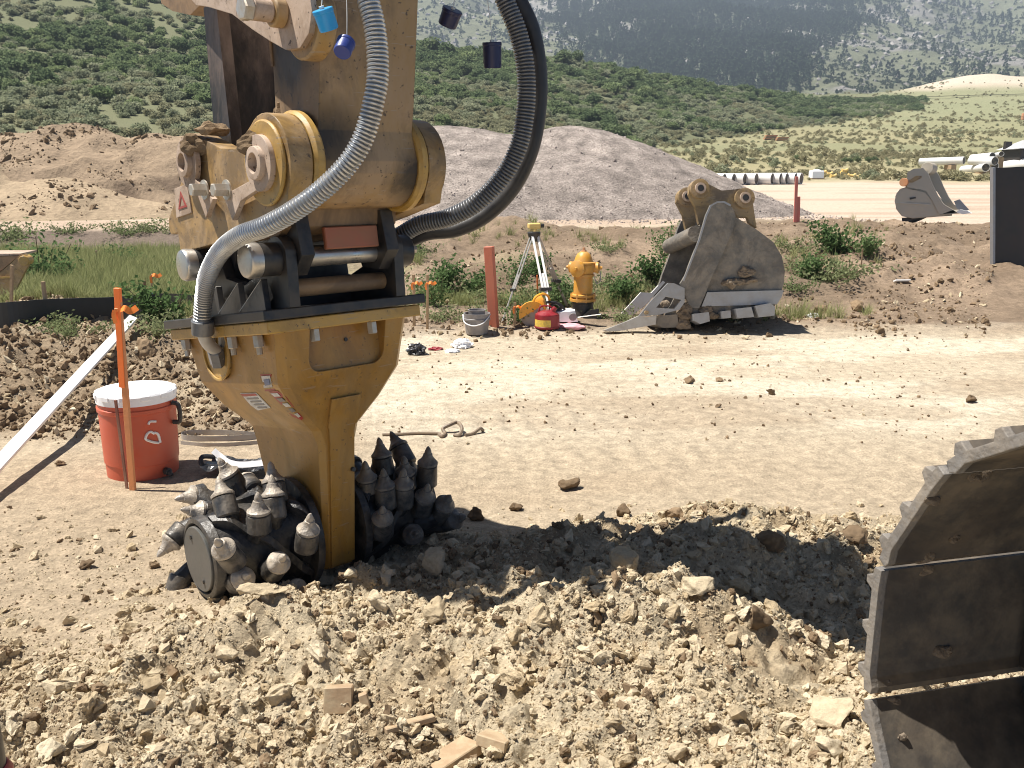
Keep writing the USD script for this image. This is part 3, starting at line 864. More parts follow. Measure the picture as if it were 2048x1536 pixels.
# stick: tapered box with a rounded foot
near = [(0.795, 1.50), (0.672 + 0.11, 1.62), (0.814, 1.714), (0.898, 2.015), (1.50, 4.15)]
farb = [(0.90, 4.15), (0.56, 2.2), (0.515, 1.87), (0.486, 1.713), (0.475, 1.60)]
foot = [(STK[0] + 0.165 * math.cos(k), STK[1] + 0.165 * math.sin(k)) for k in np.linspace(math.pi + 0.1, 2 * math.pi - 0.1, 12)]
part(ex, "stick", side(foot + near[1:] + farb, -0.20, 0.20), M_arm, False, "tapering yellow stick with greasy black stains")
part(ex, "stick_weld_seam", tube(smoothline([P(-0.203, k[0], k[1]) for k in [(0.52, 1.9), (0.535, 2.05), (0.57, 2.25)]], 6), 0.006), M_brown)
for s, nm in ((-1, "left"), (1, "right")):
    part(ex, "stick_boss", cyl(P(s * 0.20, *STK), P(s * 0.245, *STK), 0.185, 0.185, 40, 0.012), M_boss if s < 0 else M_boss, 30)
# quick coupler
cpl_out = [(-0.356, 1.449), (-0.36, 1.40), (-0.345, 1.385), (-0.27, 1.385), (-0.27, 1.30), (0.10, 1.30), (0.5, 1.335), (0.74, 1.36)]
arc2 = [(STK[0] + 0.172 * math.cos(k), STK[1] + 0.172 * math.sin(k)) for k in np.linspace(-0.75, 2.1, 16)]
saddle = [(0.40, 1.62), (0.27, 1.645)]
arc1 = [(LNK[0] + 0.115 * math.cos(k), LNK[1] + 0.115 * math.sin(k)) for k in np.linspace(0.9, 3.3, 12)]
cpl_poly = cpl_out + arc2 + saddle + arc1
part(ex, "coupler_plate", side(cpl_poly, -0.335, -0.25), M_arm_plain, 30, "near coupler side plate with two pin ears")
part(ex, "coupler_plate", side(cpl_poly, 0.25, 0.33), M_arm_plain, 30)
part(ex, "coupler_boss", cyl(P(-0.335, *STK), P(-0.352, *STK), 0.15, 0.15, 36, 0.006), M_boss)
part(ex, "coupler_boss", cyl(P(0.33, *STK), P(0.345, *STK), 0.15, 0.15, 36, 0.006), M_brown)
for c, tip in ((STK, (0.37, 1.36)), (LNK, (0.13, 1.40))):
    g = shp(sg.Point(c).buffer(0.098), sg.Polygon([(c[0] - 0.085, c[1] - 0.05), (tip[0] - 0.05, tip[1] + 0.10), (tip[0], tip[1]), (tip[0] + 0.09, tip[1] + 0.06), (c[0] + 0.06, c[1] - 0.075), (c[0] + 0.02, c[1] + 0.095), (c[0] - 0.06, c[1] + 0.07)])).difference(sg.Point(c).buffer(0.034))
    rp = part(ex, "pin_retainer", side_geom(g, -0.372, -0.352), M_pink, 30, "dusty pinkish pin retainer with a hollow boss")
    part(rp, "collar", lathe(P(-0.352, *c), -AXL, [(0, 0.062), (0.038, 0.058), (0.040, 0.036), (0.0, 0.034)], 28), M_pink)
    part(rp, "pin_bore", cyl(P(-0.35, *c), P(-0.358, *c), 0.034, n=20), M_black)
for c in ((0.16, 1.505), (0.36, 1.475)):
    bt = part(ex, "retainer_bolt", cyl(P(-0.372, *c), P(-0.43, *c), 0.026, n=6, cap=0.004), M_bolt, 20)
    part(bt, "washer", cyl(P(-0.372, *c), P(-0.378, *c), 0.038, n=20), M_bolt)
part(ex, "warning_plate", side([(-0.25, 1.445), (-0.08, 1.445), (-0.085, 1.565), (-0.225, 1.565)], -0.341, -0.335), M_pink, 30, "small plate with a warning triangle")
part(ex, "warning_triangle", side([(-0.21, 1.475), (-0.115, 1.475), (-0.16, 1.545)], -0.3435, -0.3405, [[(-0.192, 1.484), (-0.135, 1.484), (-0.16, 1.525)]]), M_decalred, False)
part(ex, "coupler_body", join(side([(-0.05, 1.29), (0.48, 1.285), (0.53, 1.31), (0.56, 1.42), (0.2, 1.46), (-0.1, 1.44)], -0.25, 0.25)), M_brown, 30, "grimy brown cross body of the coupler")
part(ex, "wear_plate", box(P(0.03, 0.535, 1.262), (0.24, 0.022, 0.085), AXL, AXB, AXZ, 0.004), M_red, 30, "red primed plate under the coupler")
hook = shp(sg.Polygon([(-0.26, 1.40), (-0.28, 1.22), (-0.2, 1.13), (-0.06, 1.13), (0.02, 1.26), (0.33, 1.26), (0.38, 1.15), (0.5, 1.13), (0.58, 1.2), (0.56, 1.36), (0.3, 1.40)]))
for s in (-1, 1):
    part(ex, "coupler_hook", side_geom(hook, s * 0.19 - 0.028, s * 0.19 + 0.028), M_black, 30)
# bucket link (H link) and idler link
lk = [(LNK[0] - 0.09, LNK[1] - 0.02), (LNK[0] + 0.10, LNK[1] - 0.02), (0.12, 1.8), (0.15, 2.25), (0.03, 2.25), (-0.03, 1.8)]
part(ex, "bucket_link", join(side(lk, -0.215, -0.165), side(lk, 0.165, 0.215), side([(LNK[0] - 0.085, LNK[1]), (LNK[0] - 0.05, LNK[1]), (0.0, 1.8), (0.06, 2.25), (0.032, 2.25), (-0.028, 1.8)], -0.166, 0.166)), M_link, 30, "dark greasy open channel link between coupler and idler")
idl = [onl for onl in []]


def onl(u, v, l):
    d = ray(u, v)
    t = ((P(l, 0, 0) - EYEP) @ AXL) / (d @ AXL)
    k = EYEP + t * d - AO
    return (k @ AXB, k @ AXZ)


idler_px = [(330, -60), (392, 10), (417, 14), (464, 28), (505, 59), (540, 82), (572, 100), (600, 96), (618, 66), (624, 20), (612, -60)]
part(ex, "idler_link", side([onl(a, b, -0.29) for a, b in idler_px][::-1], -0.29, -0.24), M_pink, 30, "dusty pink idler link plate at the top")
c0 = onl(590, 40, -0.29)
part(ex, "idler_boss", cyl(P(-0.20, *c0), P(-0.27, *c0), 0.125, 0.125, 32, 0.008), M_arm_plain)
c1 = onl(560, 25, -0.30)
part(ex, "idler_collar", cyl(P(-0.29, *c1), P(-0.335, *c1), 0.05, 0.05, 28, 0.006), M_arm_plain)
nt = part(ex, "idler_pin", cyl(P(-0.335, *c1), P(-0.405, *c1), 0.036, 0.036, 24, 0.004), M_pink)
part(nt, "nut", cyl(P(-0.405, *c1), P(-0.44, *c1), 0.042, n=6, cap=0.005), M_bolt, 20)
part(ex, "cylinder_end", side([onl(a, b, -0.12) for a, b in [(322, -30), (322, 6), (345, 22), (380, 30), (400, 10), (400, -30)]][::-1], -0.12, 0.1), M_brown)
mud = trimesh.creation.icosphere(2, 0.05)
mud = bumpy(trimesh.Trimesh(mud.vertices * (0.8, 0.8, 1.3) + P(-0.17, 0.50, 1.735), mud.faces), 0.035, 22)
part(ex, "mud_clump", mud, M_rock_dark, False)
mud2 = trimesh.creation.icosphere(2, 0.045)
part(ex, "mud_clump", bumpy(trimesh.Trimesh(mud2.vertices * (1.6, 1.0, 0.5) + P(-0.3, 0.13, 1.742), mud2.faces), 0.03, 25), M_rock_dark, False)
# mud caked into the ears
for c, k in ((LNK, 31), (STK, 32)):
    mm_ = trimesh.creation.icosphere(2, 0.06)
    part(ex, "mud_clump", bumpy(trimesh.Trimesh(mm_.vertices * (1.1, 0.5, 0.7) + P(-0.352, c[0] - 0.04 + 0.12 * (c is LNK), c[1] + 0.075 - 0.02 * (c is LNK)), mm_.faces), 0.03, 30, k), M_rock_dark, False)

# hoses: corrugated spring guards over rubber
def corrugated(pts, r, pitch=0.0165, amp=0.10, n=18):
    c = resample(smoothline(pts, 24), pitch / 6)
    ph = (np.arange(len(c)) % 6) / 6.0
    rr = r * (1 - amp * np.array([0.0, 0.0, 0.05, 0.35, 1.0, 0.35])[np.arange(len(c)) % 6])
    return c, tube(c, rr, n)


h1 = [at(722, -60, 3.06), at(735, -5, 3.05), at(750, 60, 3.04), at(756, 140, 3.03), at(748, 200, 3.02), at(729, 270, 3.02), at(698, 325, 3.02), at(650, 375, 3.03), at(590, 420, 3.06),
      at(530, 453, 3.12), at(478, 473, 3.22), at(440, 505, 3.36), at(416, 550, 3.49), at(408, 595, 3.56), at(404, 640, 3.58), at(405, 655, 3.58)]
cl, tm = corrugated(h1, 0.0365, 0.0135, 0.26)
hz = part(ex, "hydraulic_hose", tm, M_guard, 50, "bright steel spring guarded hose curving down to the cutter")
part(hz, "hose_end", tube(smoothline([at(405, 650, 3.58), at(408, 672, 3.59), at(418, 690, 3.62), at(432, 702, 3.66), at(436, 716, 3.68)], 8), 0.026, 14), M_steel)
part(hz, "hose_fitting", cyl(at(405, 640, 3.58), at(406, 668, 3.59), 0.046, n=14, cap=0.003), M_guard_dark)
part(hz, "hose_fitting", cyl(at(430, 700, 3.655), at(437, 728, 3.70), 0.034, n=6, cap=0.003), M_guard_dark, 20)
part(hz, "hose_fitting", cyl(at(446, 655, 3.66), at(448, 690, 3.70), 0.022, n=6, cap=0.003), M_guard_dark, 20)
h2 = [at(985, -60, 3.70), at(1007, -5, 3.70), at(1034, 60, 3.70), at(1050, 130, 3.70), at(1052, 210, 3.70), at(1038, 290, 3.70), at(1004, 355, 3.71), at(950, 408, 3.73), at(895, 436, 3.77), at(840, 449, 3.81), at(795, 474, 3.84)]
cl2, tm2 = corrugated(h2, 0.038, 0.0135, 0.2)
part(ex, "hydraulic_hose", tm2, M_guard_dark, 50, "dark spring guarded hose looping out at the right")
h3 = [at(1010, -60, 3.80), at(1035, -5, 3.80), at(1064, 60, 3.80), at(1078, 140, 3.80), at(1077, 220, 3.80), at(1062, 300, 3.80), at(1028, 372, 3.81), at(975, 428, 3.83), at(915, 458, 3.86), at(855, 466, 3.88), at(805, 486, 3.9)]
part(ex, "hydraulic_hose", tube(smoothline(h3, 14), 0.033, 18), M_rubber, 50, "plain black rubber hose running behind the guarded one")

# drum cutter -----------------------------------------------------
dc = thing("drum_cutter", "yellow drum cutter with two black pick studded drums hanging from the excavator arm", "drum cutter", AO * (1, 1, 0))


def ring(n, bn, bf, z, ch):
    return [P(*k, z) for k in [(-n, bn - ch), (-n + ch, bn), (n - ch, bn), (n, bn - ch), (n, bf + ch), (n - ch, bf), (-n + ch, bf), (-n, bf + ch)]]


lv = [(0.303, 0.473, -0.462, 0.93, 0.03), (0.282, 0.404, -0.415, 0.72, 0.03), (0.205, 0.345, -0.375, 0.60, 0.028), (0.110, 0.298, -0.325, 0.495, 0.026), (0.089, 0.290, -0.345, 0.43, 0.024), (0.080, 0.23, -0.29, 0.15, 0.022), (0.078, 0.163, -0.20, -0.13, 0.022)]
hull = m3.Manifold()
for a, b in zip(lv[:-1], lv[1:]):
    hull = hull + m3.Manifold.hull_points(np.array(ring(*a) + ring(*b)))


def rrect(x0, x1, y0, y1, r):
    return list(sg.box(x0 + r, y0 + r, x1 - r, y1 - r).buffer(r, 6).exterior.coords)[:-1]


cut = to_manifold(prism(rrect(-0.165, 0.185, 0.748, 0.99, 0.055), AO, AXL, AXZ, AXB, 0.395, 0.7))
hole = to_manifold(side(circle((-0.127, 0.868), 0.132, 32), -0.5, -0.10))
hull = hull - cut - hole
for (lx, bz) in ((0.06, 0.34), (-0.19, 0.80)):
    pass
part(dc, "housing", hull, M_yellow, 24, "yellow tapering gearbox housing with a recessed panel and a round hose opening")
part(dc, "recess_floor_hole", cyl(P(0.03, 0.40, 0.86), P(0.03, 0.392, 0.86), 0.008, n=12), M_black)
part(dc, "housing_hole", cyl(P(0.055, 0.288, 0.30), P(0.055, 0.262, 0.30), 0.010, n=12), M_black)
rib = m3.Manifold.hull_points(np.array([P(l, b, z) for (z, bn) in ((0.625, 0.374), (0.50, 0.312), ) for l in (-0.055, 0.085) for b in (bn - 0.03, bn)])) + \
    m3.Manifold.hull_points(np.array([P(l, b, z) for (z, bn) in ((0.50, 0.312), (0.43, 0.303), (-0.12, 0.175)) for l in (-0.05, 0.066) for b in (bn - 0.03, bn)]))
part(dc, "front_rib", rib, M_yellow, 24)
part(dc, "hole_rim", lathe(P(-0.30, -0.127, 0.868), AXL, [(0.0, 0.137), (-0.008, 0.137), (-0.008, 0.126), (0.02, 0.126), (0.02, 0.137)], 32), M_boss)
part(dc, "flange", box(P(0, 0, 0.946), (0.70, 0.985, 0.048), AXL, AXB, AXZ, 0.004), M_boss)
part(dc, "top_plate", box(P(0, 0.0, 0.993), (0.735, 1.03, 0.04), AXL, AXB, AXZ, 0.004), M_black, 30, "thick black bolted top plate")
for b in (-0.40, -0.12, 0.10, 0.34):
    bo = part(dc, "flange_bolt", cyl(P(-0.322, b, 0.922), P(-0.322, b, 0.872), 0.021, n=6, cap=0.003), M_bolt, 20)
    part(bo, "stud", cyl(P(-0.322, b, 0.872), P(-0.322, b, 0.845), 0.012, n=10), M_bolt)
for l in (-0.135, 0.13):
    bo = part(dc, "flange_bolt", cyl(P(l, 0.448, 0.922), P(l, 0.448, 0.872), 0.021, n=6, cap=0.003), M_bolt, 20)
mp = [(-0.33, 1.013), (0.53, 1.013), (0.545, 1.15)] + circle(PIN2, 0.085, 10, 0.2, 2.4) + [(0.36, 1.17), (0.17, 1.12), (0.0, 1.16)] + circle(PIN1, 0.095, 10, 0.6, 3.3) + [(-0.26, 1.10)]
for s, l in ((-1, -0.245), (1, 0.235)):
    part(dc, "mount_plate", side(mp, l - 0.022, l + 0.022), M_black, 30)
part(dc, "back_wall", box(P(0, 0.16, 1.14), (0.43, 0.03, 0.25), AXL, AXB, AXZ), M_black)  # cross wall, raised to darken the gap below the pin
part(dc, "rear_wall", box(P(-0.005, -0.16, 1.17), (0.43, 0.03, 0.31), AXL, AXB, AXZ), M_black)  # added dark plate, blocks the bright view through the mount
part(dc, "cross_bar", cyl(P(-0.22, 0.44, 1.085), P(0.21, 0.44, 1.085), 0.035, n=18), M_brown)
for c in (PIN1, PIN2):
    pn = part(dc, "mount_pin", cyl(P(-0.36, *c), P(0.33, *c), 0.038, 0.038, 24, 0.004), M_chrome, 30, "bare steel mounting pin")
    part(pn, "pin_sleeve", cyl(P(-0.268, *c), P(-0.35, *c), 0.063, n=28), M_black)
    part(pn, "pin_cap", lathe(P(-0.345, *c), -AXL, [(0, 0.066), (0.036, 0.068), (0.048, 0.062), (0.052, 0.05)], 32), M_chrome)
    part(pn, "end_boss", cyl(P(0.258, *c), P(0.33, *c), 0.066, n=26, cap=0.006), M_black)
    part(pn, "end_bolt", cyl(P(0.33, c[0] + 0.035, c[1]), P(0.35, c[0] + 0.035, c[1]), 0.017, n=6), M_bolt, 20)
for b0 in (-0.24, -0.03, 0.18):
    part(dc, "gusset", side([(b0, 1.013), (b0 + 0.24, 1.013), (b0 + 0.235, 1.13)], -0.30 - 0.012, -0.30 + 0.012), M_black)
    part(dc, "gusset_edge", beam(P(-0.30, b0 + 0.004, 1.018), P(-0.30, b0 + 0.232, 1.13), 0.026, 0.006, AXZ), M_steel)  # pale strip painting the sunlit top edge of the black gusset
# stickers on the left face of the housing (flat printed labels)
def sticker_frame(b, z, l):
    return P(l, b, z)


def face_at(u, v):
    """Where direction (u, v) meets the housing."""
    d = ray(u, v)
    mesh_ = arr(hull)
    loc, _, tri = mesh_.ray.intersects_location([EYEP], [d / np.linalg.norm(d)])
    k = np.argmin(np.linalg.norm(loc - EYEP, axis=1))
    return loc[k], mesh_.face_normals[tri[k]]


def sticker(name, quad, mat, lift, parent, label=None):
    pts = []
    for a in quad:
        p_, n_ = face_at(*a)
        pts += [p_ + n_ * lift, p_ + n_ * (lift + 0.0012)]
    return part(parent, name, m3.Manifold.hull_points(np.array(pts)), mat, False, label)


st1 = sticker("safety_label", [(521, 748), (543, 748), (551, 780), (531, 782)], M_decalred, 0.001, dc, "red bordered safety label")
sticker("label_panel", [(524, 752), (541, 751), (546, 773), (529, 775)], M_decal, 0.0026, st1)
sticker("label_print", [(529, 759), (540, 758), (542, 769), (532, 770)], M_decalblue, 0.0042, st1)
st2 = sticker("safety_label", [(538, 782), (556, 781), (572, 793), (607, 836), (603, 840), (585, 832), (552, 798)], M_decalred, 0.001, dc)
for k in range(5):
    t0, t1 = k / 5 + 0.02, k / 5 + 0.15
    a0, a1 = np.array([541, 784.5]), np.array([600, 836])
    b0, b1 = np.array([555, 784]), np.array([604, 834])
    sticker("label_print", [tuple(a0 + (a1 - a0) * t0), tuple(b0 + (b1 - b0) * t0), tuple(b0 + (b1 - b0) * t1), tuple(a0 + (a1 - a0) * t1)], M_decal if k % 2 == 0 else M_decalgrey, 0.0028, st2)
st3 = sticker("safety_label", [(481, 786), (513, 785), (542, 815), (516, 820), (502, 810)], M_decal, 0.001, dc, "scuffed grey printed label")
sticker("label_print", [(482, 787), (511, 786), (516, 790), (487, 792)], M_decalred, 0.0028, st3)
for k in range(4):
    sticker("label_print", [(494 + 7 * k, 795 + 6 * k), (517 + 5.5 * k, 794 + 6 * k), (519 + 5.5 * k, 797 + 6 * k), (497 + 7 * k, 798 + 6 * k)], M_decalgrey, 0.0028, st3)
# two drums with picks
def drum(s):
    prof = [(0.098, 0.20), (0.102, 0.246), (0.135, 0.248), (0.145, 0.20), (0.34, 0.19), (0.44, 0.175), (0.505, 0.165), (0.51, 0.178), (0.545, 0.168), (0.55, 0.15), (0.53, 0.14), (0.53, 0.0)]
    d = part(dc, "drum", lathe(P(0, 0, 0.03), AXL * s, prof, 56), M_drum, 30, "left cutting drum with dusty picks" if s < 0 else "right cutting drum in shade")
    part(d, "drum_cover", cyl(P(s * 0.53, 0, 0.03), P(s * 0.556, 0, 0.03), 0.137, n=40, cap=0.003), M_disc)
    for k in range(2):
        a = k * math.pi - 1.2
        part(d, "cover_bolt", cyl(P(s * 0.555, 0.095 * math.cos(a), 0.03 + 0.095 * math.sin(a)), P(s * 0.563, 0.095 * math.cos(a), 0.03 + 0.095 * math.sin(a)), 0.009, n=6), M_holder, 20)
    # welded webs that spiral round the drum and carry the picks
    for k in range(5):
        t = np.linspace(0, 1, 26)
        ll = s * (0.14 + 0.37 * t)
        th = 2 * math.pi * k / 5 + 0.5 + 1.9 * t
        hh = (0.245 - 0.045 * t) + 0.012 * np.sin(t * 19 + k)
        V = []
        for w_, f_ in ((-0.030, 0.62), (-0.022, 1.0), (0.022, 1.0), (0.030, 0.62)):
            V += [P(a, h * f_ * math.cos(b + w_ / h), 0.03 + h * f_ * math.sin(b + w_ / h)) for a, b, h in zip(ll, th, hh)]
        V = np.array(V)
        n = len(t)
        kk_ = np.arange(n - 1)
        F = []
        for a in range(3):
            F += [np.stack([a * n + kk_, a * n + kk_ + 1, (a + 1) * n + kk_ + 1], 1), np.stack([a * n + kk_, (a + 1) * n + kk_ + 1, (a + 1) * n + kk_], 1)]
        part(d, "spiral_web", bumpy(trimesh.Trimesh(V, np.vstack(F), process=False), 0.006, 30, k), M_drum, 40)
    return d


drums = {s: drum(s) for s in (-1, 1)}


def cylpos(l, th, r):
    return P(l, r * math.cos(th), 0.03 + r * math.sin(th))


def pick(s, base_, tip_):
    """Weld-on pick box with a conical point: base_ is the foot on the drum, tip_ the point."""
    d = tip_ - base_
    L_ = np.linalg.norm(d)
    d /= L_
    rad = AO + AXZ * 0.03
    rel = base_ - rad
    inward = -(rel - AXL * (rel @ AXL))
    inward /= np.linalg.norm(inward) + 1e-9
    hold = part(drums[s], "pick_holder", cyl(base_ - d * 0.03, base_ + d * (L_ - 0.085), 0.050, 0.047, 20, 0.007), M_holder, 35)
    outer = abs((base_ - AO) @ AXL) > 0.5
    foot_ = m3.Manifold.hull_points(np.vstack([base_ - d * (0.05 if outer else 0.07) + inward * (0.02 if outer else 0.12) + AXL * (-s * 0.08 if outer else 0) + k * (0.05 if outer else 0.062) for k in rand_dirs] + [base_ + d * 0.005 + k * 0.046 for k in rand_dirs]))
    ff0 = arr(foot_)
    for _ in range(2):
        ff0 = ff0.subdivide()
    part(hold, "weld_foot", bumpy(trimesh.Trimesh(ff0.vertices, ff0.faces, process=True), 0.010, 24, int(L_ * 1e4) % 50), M_drum, 50)
    pr = [(-0.014, 0.034), (-0.002, 0.034), (-0.001, 0.048), (0.009, 0.0485), (0.013, 0.044), (0.024, 0.032), (0.040, 0.0235), (0.052, 0.021), (0.053, 0.0165), (0.066, 0.0155), (0.080, 0.009), (0.088, 0.003)]
    part(hold, "pick", bumpy(lathe(base_ + d * (L_ - 0.083), d, pr, 22), 0.003, 60, int(L_ * 1e5) % 70), M_pick if s < 0 else M_pick_shaded, 40)


rand_dirs = trimesh.creation.icosphere(1).vertices
PK = [(-1, cylpos(-0.237, 1.044, 0.24), cylpos(-0.221, 1.339, 0.35)), (-1, P(-0.316, -0.10, 0.285), P(-0.367, -0.10, 0.405)), (-1, P(-0.44, -0.20, 0.249), P(-0.539, -0.20, 0.257)),
      (-1, P(-0.454, -0.10, 0.190), P(-0.554, -0.10, 0.227)), (-1, cylpos(-0.357, 0.55, 0.225), cylpos(-0.356, 0.865, 0.335)), (-1, cylpos(-0.192, 0.02, 0.25), cylpos(-0.191, 0.409, 0.35)),
      (-1, cylpos(-0.495, 0.077, 0.21), cylpos(-0.583, 0.427, 0.33)), (-1, cylpos(-0.333, -0.32, 0.225), cylpos(-0.339, 0.03, 0.345)), (-1, P(-0.525, -0.25, 0.096), P(-0.631, -0.25, 0.022)),
      (-1, P(-0.560, -0.25, -0.112), P(-0.629, -0.25, -0.24)),
      (1, cylpos(0.316, 1.10, 0.225), cylpos(0.307, 1.271, 0.36)), (1, cylpos(0.491, 0.56, 0.22), cylpos(0.487, 0.866, 0.36)), (1, cylpos(0.392, 0.664, 0.2), cylpos(0.372, 0.90, 0.32)),
      (1, cylpos(0.329, 0.27, 0.22), cylpos(0.313, 0.662, 0.345)), (1, cylpos(0.518, -0.25, 0.22), cylpos(0.502, 0.159, 0.345)), (1, cylpos(0.56, -0.5, 0.22), cylpos(0.575, -0.18, 0.35)),
      (1, cylpos(0.185, -0.15, 0.245), cylpos(0.144, 0.261, 0.345)), (1, cylpos(0.36, -0.55, 0.22), cylpos(0.299, -0.22, 0.34)), (1, cylpos(0.176, 0.745, 0.235), cylpos(0.162, 0.93, 0.34)),
      (1, cylpos(0.46, 1.25, 0.22), cylpos(0.45, 1.6, 0.34)), (1, cylpos(0.25, 1.9, 0.23), cylpos(0.24, 2.25, 0.34)), (1, cylpos(0.42, 2.6, 0.21), cylpos(0.41, 2.95, 0.34)), (1, cylpos(0.52, 3.4, 0.21), cylpos(0.53, 3.75, 0.34)),
      (-1, cylpos(-0.44, 1.15, 0.205), cylpos(-0.43, 1.5, 0.32)), (-1, cylpos(-0.47, -0.45, 0.2), cylpos(-0.48, -0.1, 0.31)), (-1, cylpos(-0.27, 0.75, 0.22), cylpos(-0.255, 1.12, 0.33)), (1, cylpos(0.24, 0.35, 0.22), cylpos(0.225, 0.75, 0.335)), (1, cylpos(0.43, 0.0, 0.21), cylpos(0.415, 0.38, 0.325)),
      (-1, cylpos(-0.25, 1.9, 0.23), cylpos(-0.24, 2.25, 0.34)), (-1, cylpos(-0.42, 2.6, 0.21), cylpos(-0.41, 2.95, 0.34)), (-1, cylpos(-0.2, 3.2, 0.24), cylpos(-0.2, 3.55, 0.35)), (-1, cylpos(-0.25, -0.9, 0.235), cylpos(-0.25, -0.55, 0.35))]
for s, a, b in PK:
    pick(s, a, b)

# dust caps hung on cords
def dust_cap(top, axis, r, h, mat, label, cord_to, cat="dust cap"):
    axis = np.asarray(axis, float) / np.linalg.norm(axis)
    t = thing("dust_cap", label, cat, top, "")
    prof = [(0, r * 0.93), (0.004, r), (h * 0.92, r * 0.97), (h, r * 0.9)]
    b_ = part(t, "cap_body", lathe(top, axis, prof, 28), mat, 30)
    part(t, "cap_rim", lathe(top - axis * 0.003, axis, [(0, r * 1.0), (0.002, r * 1.05), (0.012, r * 1.05), (0.014, r)], 28), mat, 30)
    part(t, "knot", cyl(top - axis * 0.012, top + axis * 0.002, 0.009, 0.006, 10), M_cord)
    part(t, "cord", tube(smoothline([top - axis * 0.01, top * 0.6 + cord_to * 0.4 + np.array([0.004, 0, 0]), cord_to], 5), 0.0016, 5), M_cord)


dust_cap(at(645, 20, 3.0), (0.22, 0.25, -0.8), 0.032, 0.062, M_blue, "bright blue plastic dust cap hanging highest in front of the stick", at(638, -70, 3.0))
dust_cap(at(692, 85, 3.0), (-0.12, -0.55, -0.55), 0.029, 0.05, M_navy, "violet navy dust cap hanging beside the bright guarded hose", at(690, -70, 3.05))
dust_cap(at(905, 20, 3.65), (-0.35, 0.3, -0.8), 0.038, 0.062, M_navy_dark, "dark navy dust cap tilted at the top right of the stick", at(915, -70, 3.65))
dust_cap(at(984, 86, 3.65), (0.02, 0.12, -1), 0.036, 0.092, M_navy_dark, "dark navy cylindrical dust cap hanging lowest beside the dark hoses", at(965, -70, 3.65))

# track of the excavator at the right ---------------------------------
TL = np.array([0.972, 0.235, 0]); TL /= np.linalg.norm(TL)
TB = np.array([TL[1], -TL[0], 0])
TO = np.array([0.796, 1.75, 0.768])
TZ = np.array([0, 0, 1.0])


def T(l, b, z):
    return TO + l * TL + b * TB + z * TZ


tk = part(ex, "track_frame", join(box(T(0.42, 1.35, 0.02), (0.22, 2.2, 0.5), TL, TB, TZ, 0.02)), M_dark, 30, "dark track frame at the right edge")
idc = (0.575, 0.008)
part(ex, "track_idler", join(lathe(T(0.315, *idc), TL, [(0, 0.12), (0.0, 0.40), (0.05, 0.46), (0.13, 0.46), (0.18, 0.40), (0.18, 0.12)], 48), cyl(T(0.24, *idc), T(0.58, *idc), 0.12, n=32, cap=0.01)), M_shoe, 30)
RT = np.random.default_rng(61)
rad, pit = 0.575, 0.298
centres = []
ang0 = math.radians(180)                       # 180 degrees: front of the idler (b smallest)
for k in range(-3, 4):
    a = math.radians(180 - 30 * k)
    centres.append((idc[0] + rad * math.cos(a), idc[1] + rad * math.sin(a), a))
for k in range(1, 6):
    centres.append((idc[0] + k * pit, idc[1] + rad, math.radians(90)))
    centres.append((idc[0] + k * pit, idc[1] - rad, math.radians(270)))
for (cb, cz, a) in centres:
    out = TB * math.cos(a) + TZ * math.sin(a)             # outward
    tang = -TB * math.sin(a) + TZ * math.cos(a)
    o = TO + cb * TB + cz * TZ
    w = 0.80
    shoe_poly = [(-0.1445, -0.004), (-0.10, 0.0), (0.10, 0.0), (0.130, -0.012), (0.1455, -0.008), (0.1455, 0.014), (0.118, 0.020)]
    for gx_ in (0.105, 0.0, -0.108):
        shoe_poly += [(gx_ + 0.017, 0.022), (gx_ + 0.007, 0.041), (gx_ - 0.009, 0.042), (gx_ - 0.017, 0.022)]
    shoe_poly += [(-0.1445, 0.018)]
    pth = part(ex, "track_shoe", prism(shoe_poly, o, tang, out, TL if np.dot(np.cross(tang, out), TL) > 0 else -TL, *((0.006, w) if np.dot(np.cross(tang, out), TL) > 0 else (-w, -0.006))), M_shoe, 25)
    edge_poly = [(p_[0], p_[1]) for p_ in shoe_poly]
    part(pth, "shoe_edge", prism(edge_poly, o, tang, out, TL if np.dot(np.cross(tang, out), TL) > 0 else -TL, *((-0.012, 0.006) if np.dot(np.cross(tang, out), TL) > 0 else (-0.006, 0.012))), M_shoe_edge, 25)
    for _ in range(4):
        mm_ = trimesh.creation.icosphere(2, RT.uniform(0.006, 0.017))
        off_ = o + TL * RT.uniform(-0.008, 0.28) ** 1.0 + tang * RT.choice([-0.135, 0.13, RT.uniform(-0.13, 0.13)]) - out * 0.003
        part(pth, "caked_mud", bumpy(trimesh.Trimesh(mm_.vertices * (1.5, 0.4, 1.0) + off_, mm_.faces), 0.008, 70), M_mudclump, False)
    for lx in (0.38, 0.52):
        part(ex, "track_link", box(o + TL * lx - out * 0.065, (0.05, 0.27, 0.12), TL, tang, out, 0.02), M_dark)
    for lx in (0.40, 0.48):
        for sx in (-0.06, 0.06):
            part(pth, "shoe_bolt", cyl(o + TL * lx + tang * sx - out * 0.002, o + TL * lx + tang * sx - out * 0.022, 0.018, n=6), M_shoe_edge, 20)

# ------------------------------------------------------------------ things standing on the site
def hit(u, v, lo=1.2, hi=300.0):
    """Where direction (u, v) meets the ground."""
    ys = np.geomspace(lo, hi, 1500)
    d = ray(u, v)
    p = EYEP + d * (ys / d[1])[:, None]
    below = p[:, 2] <= height(p[:, 0], p[:, 1])
    k = np.argmax(below) if below.any() else len(ys) - 1
    return np.array([p[k, 0], p[k, 1], ground_z(p[k, 0], p[k, 1])])


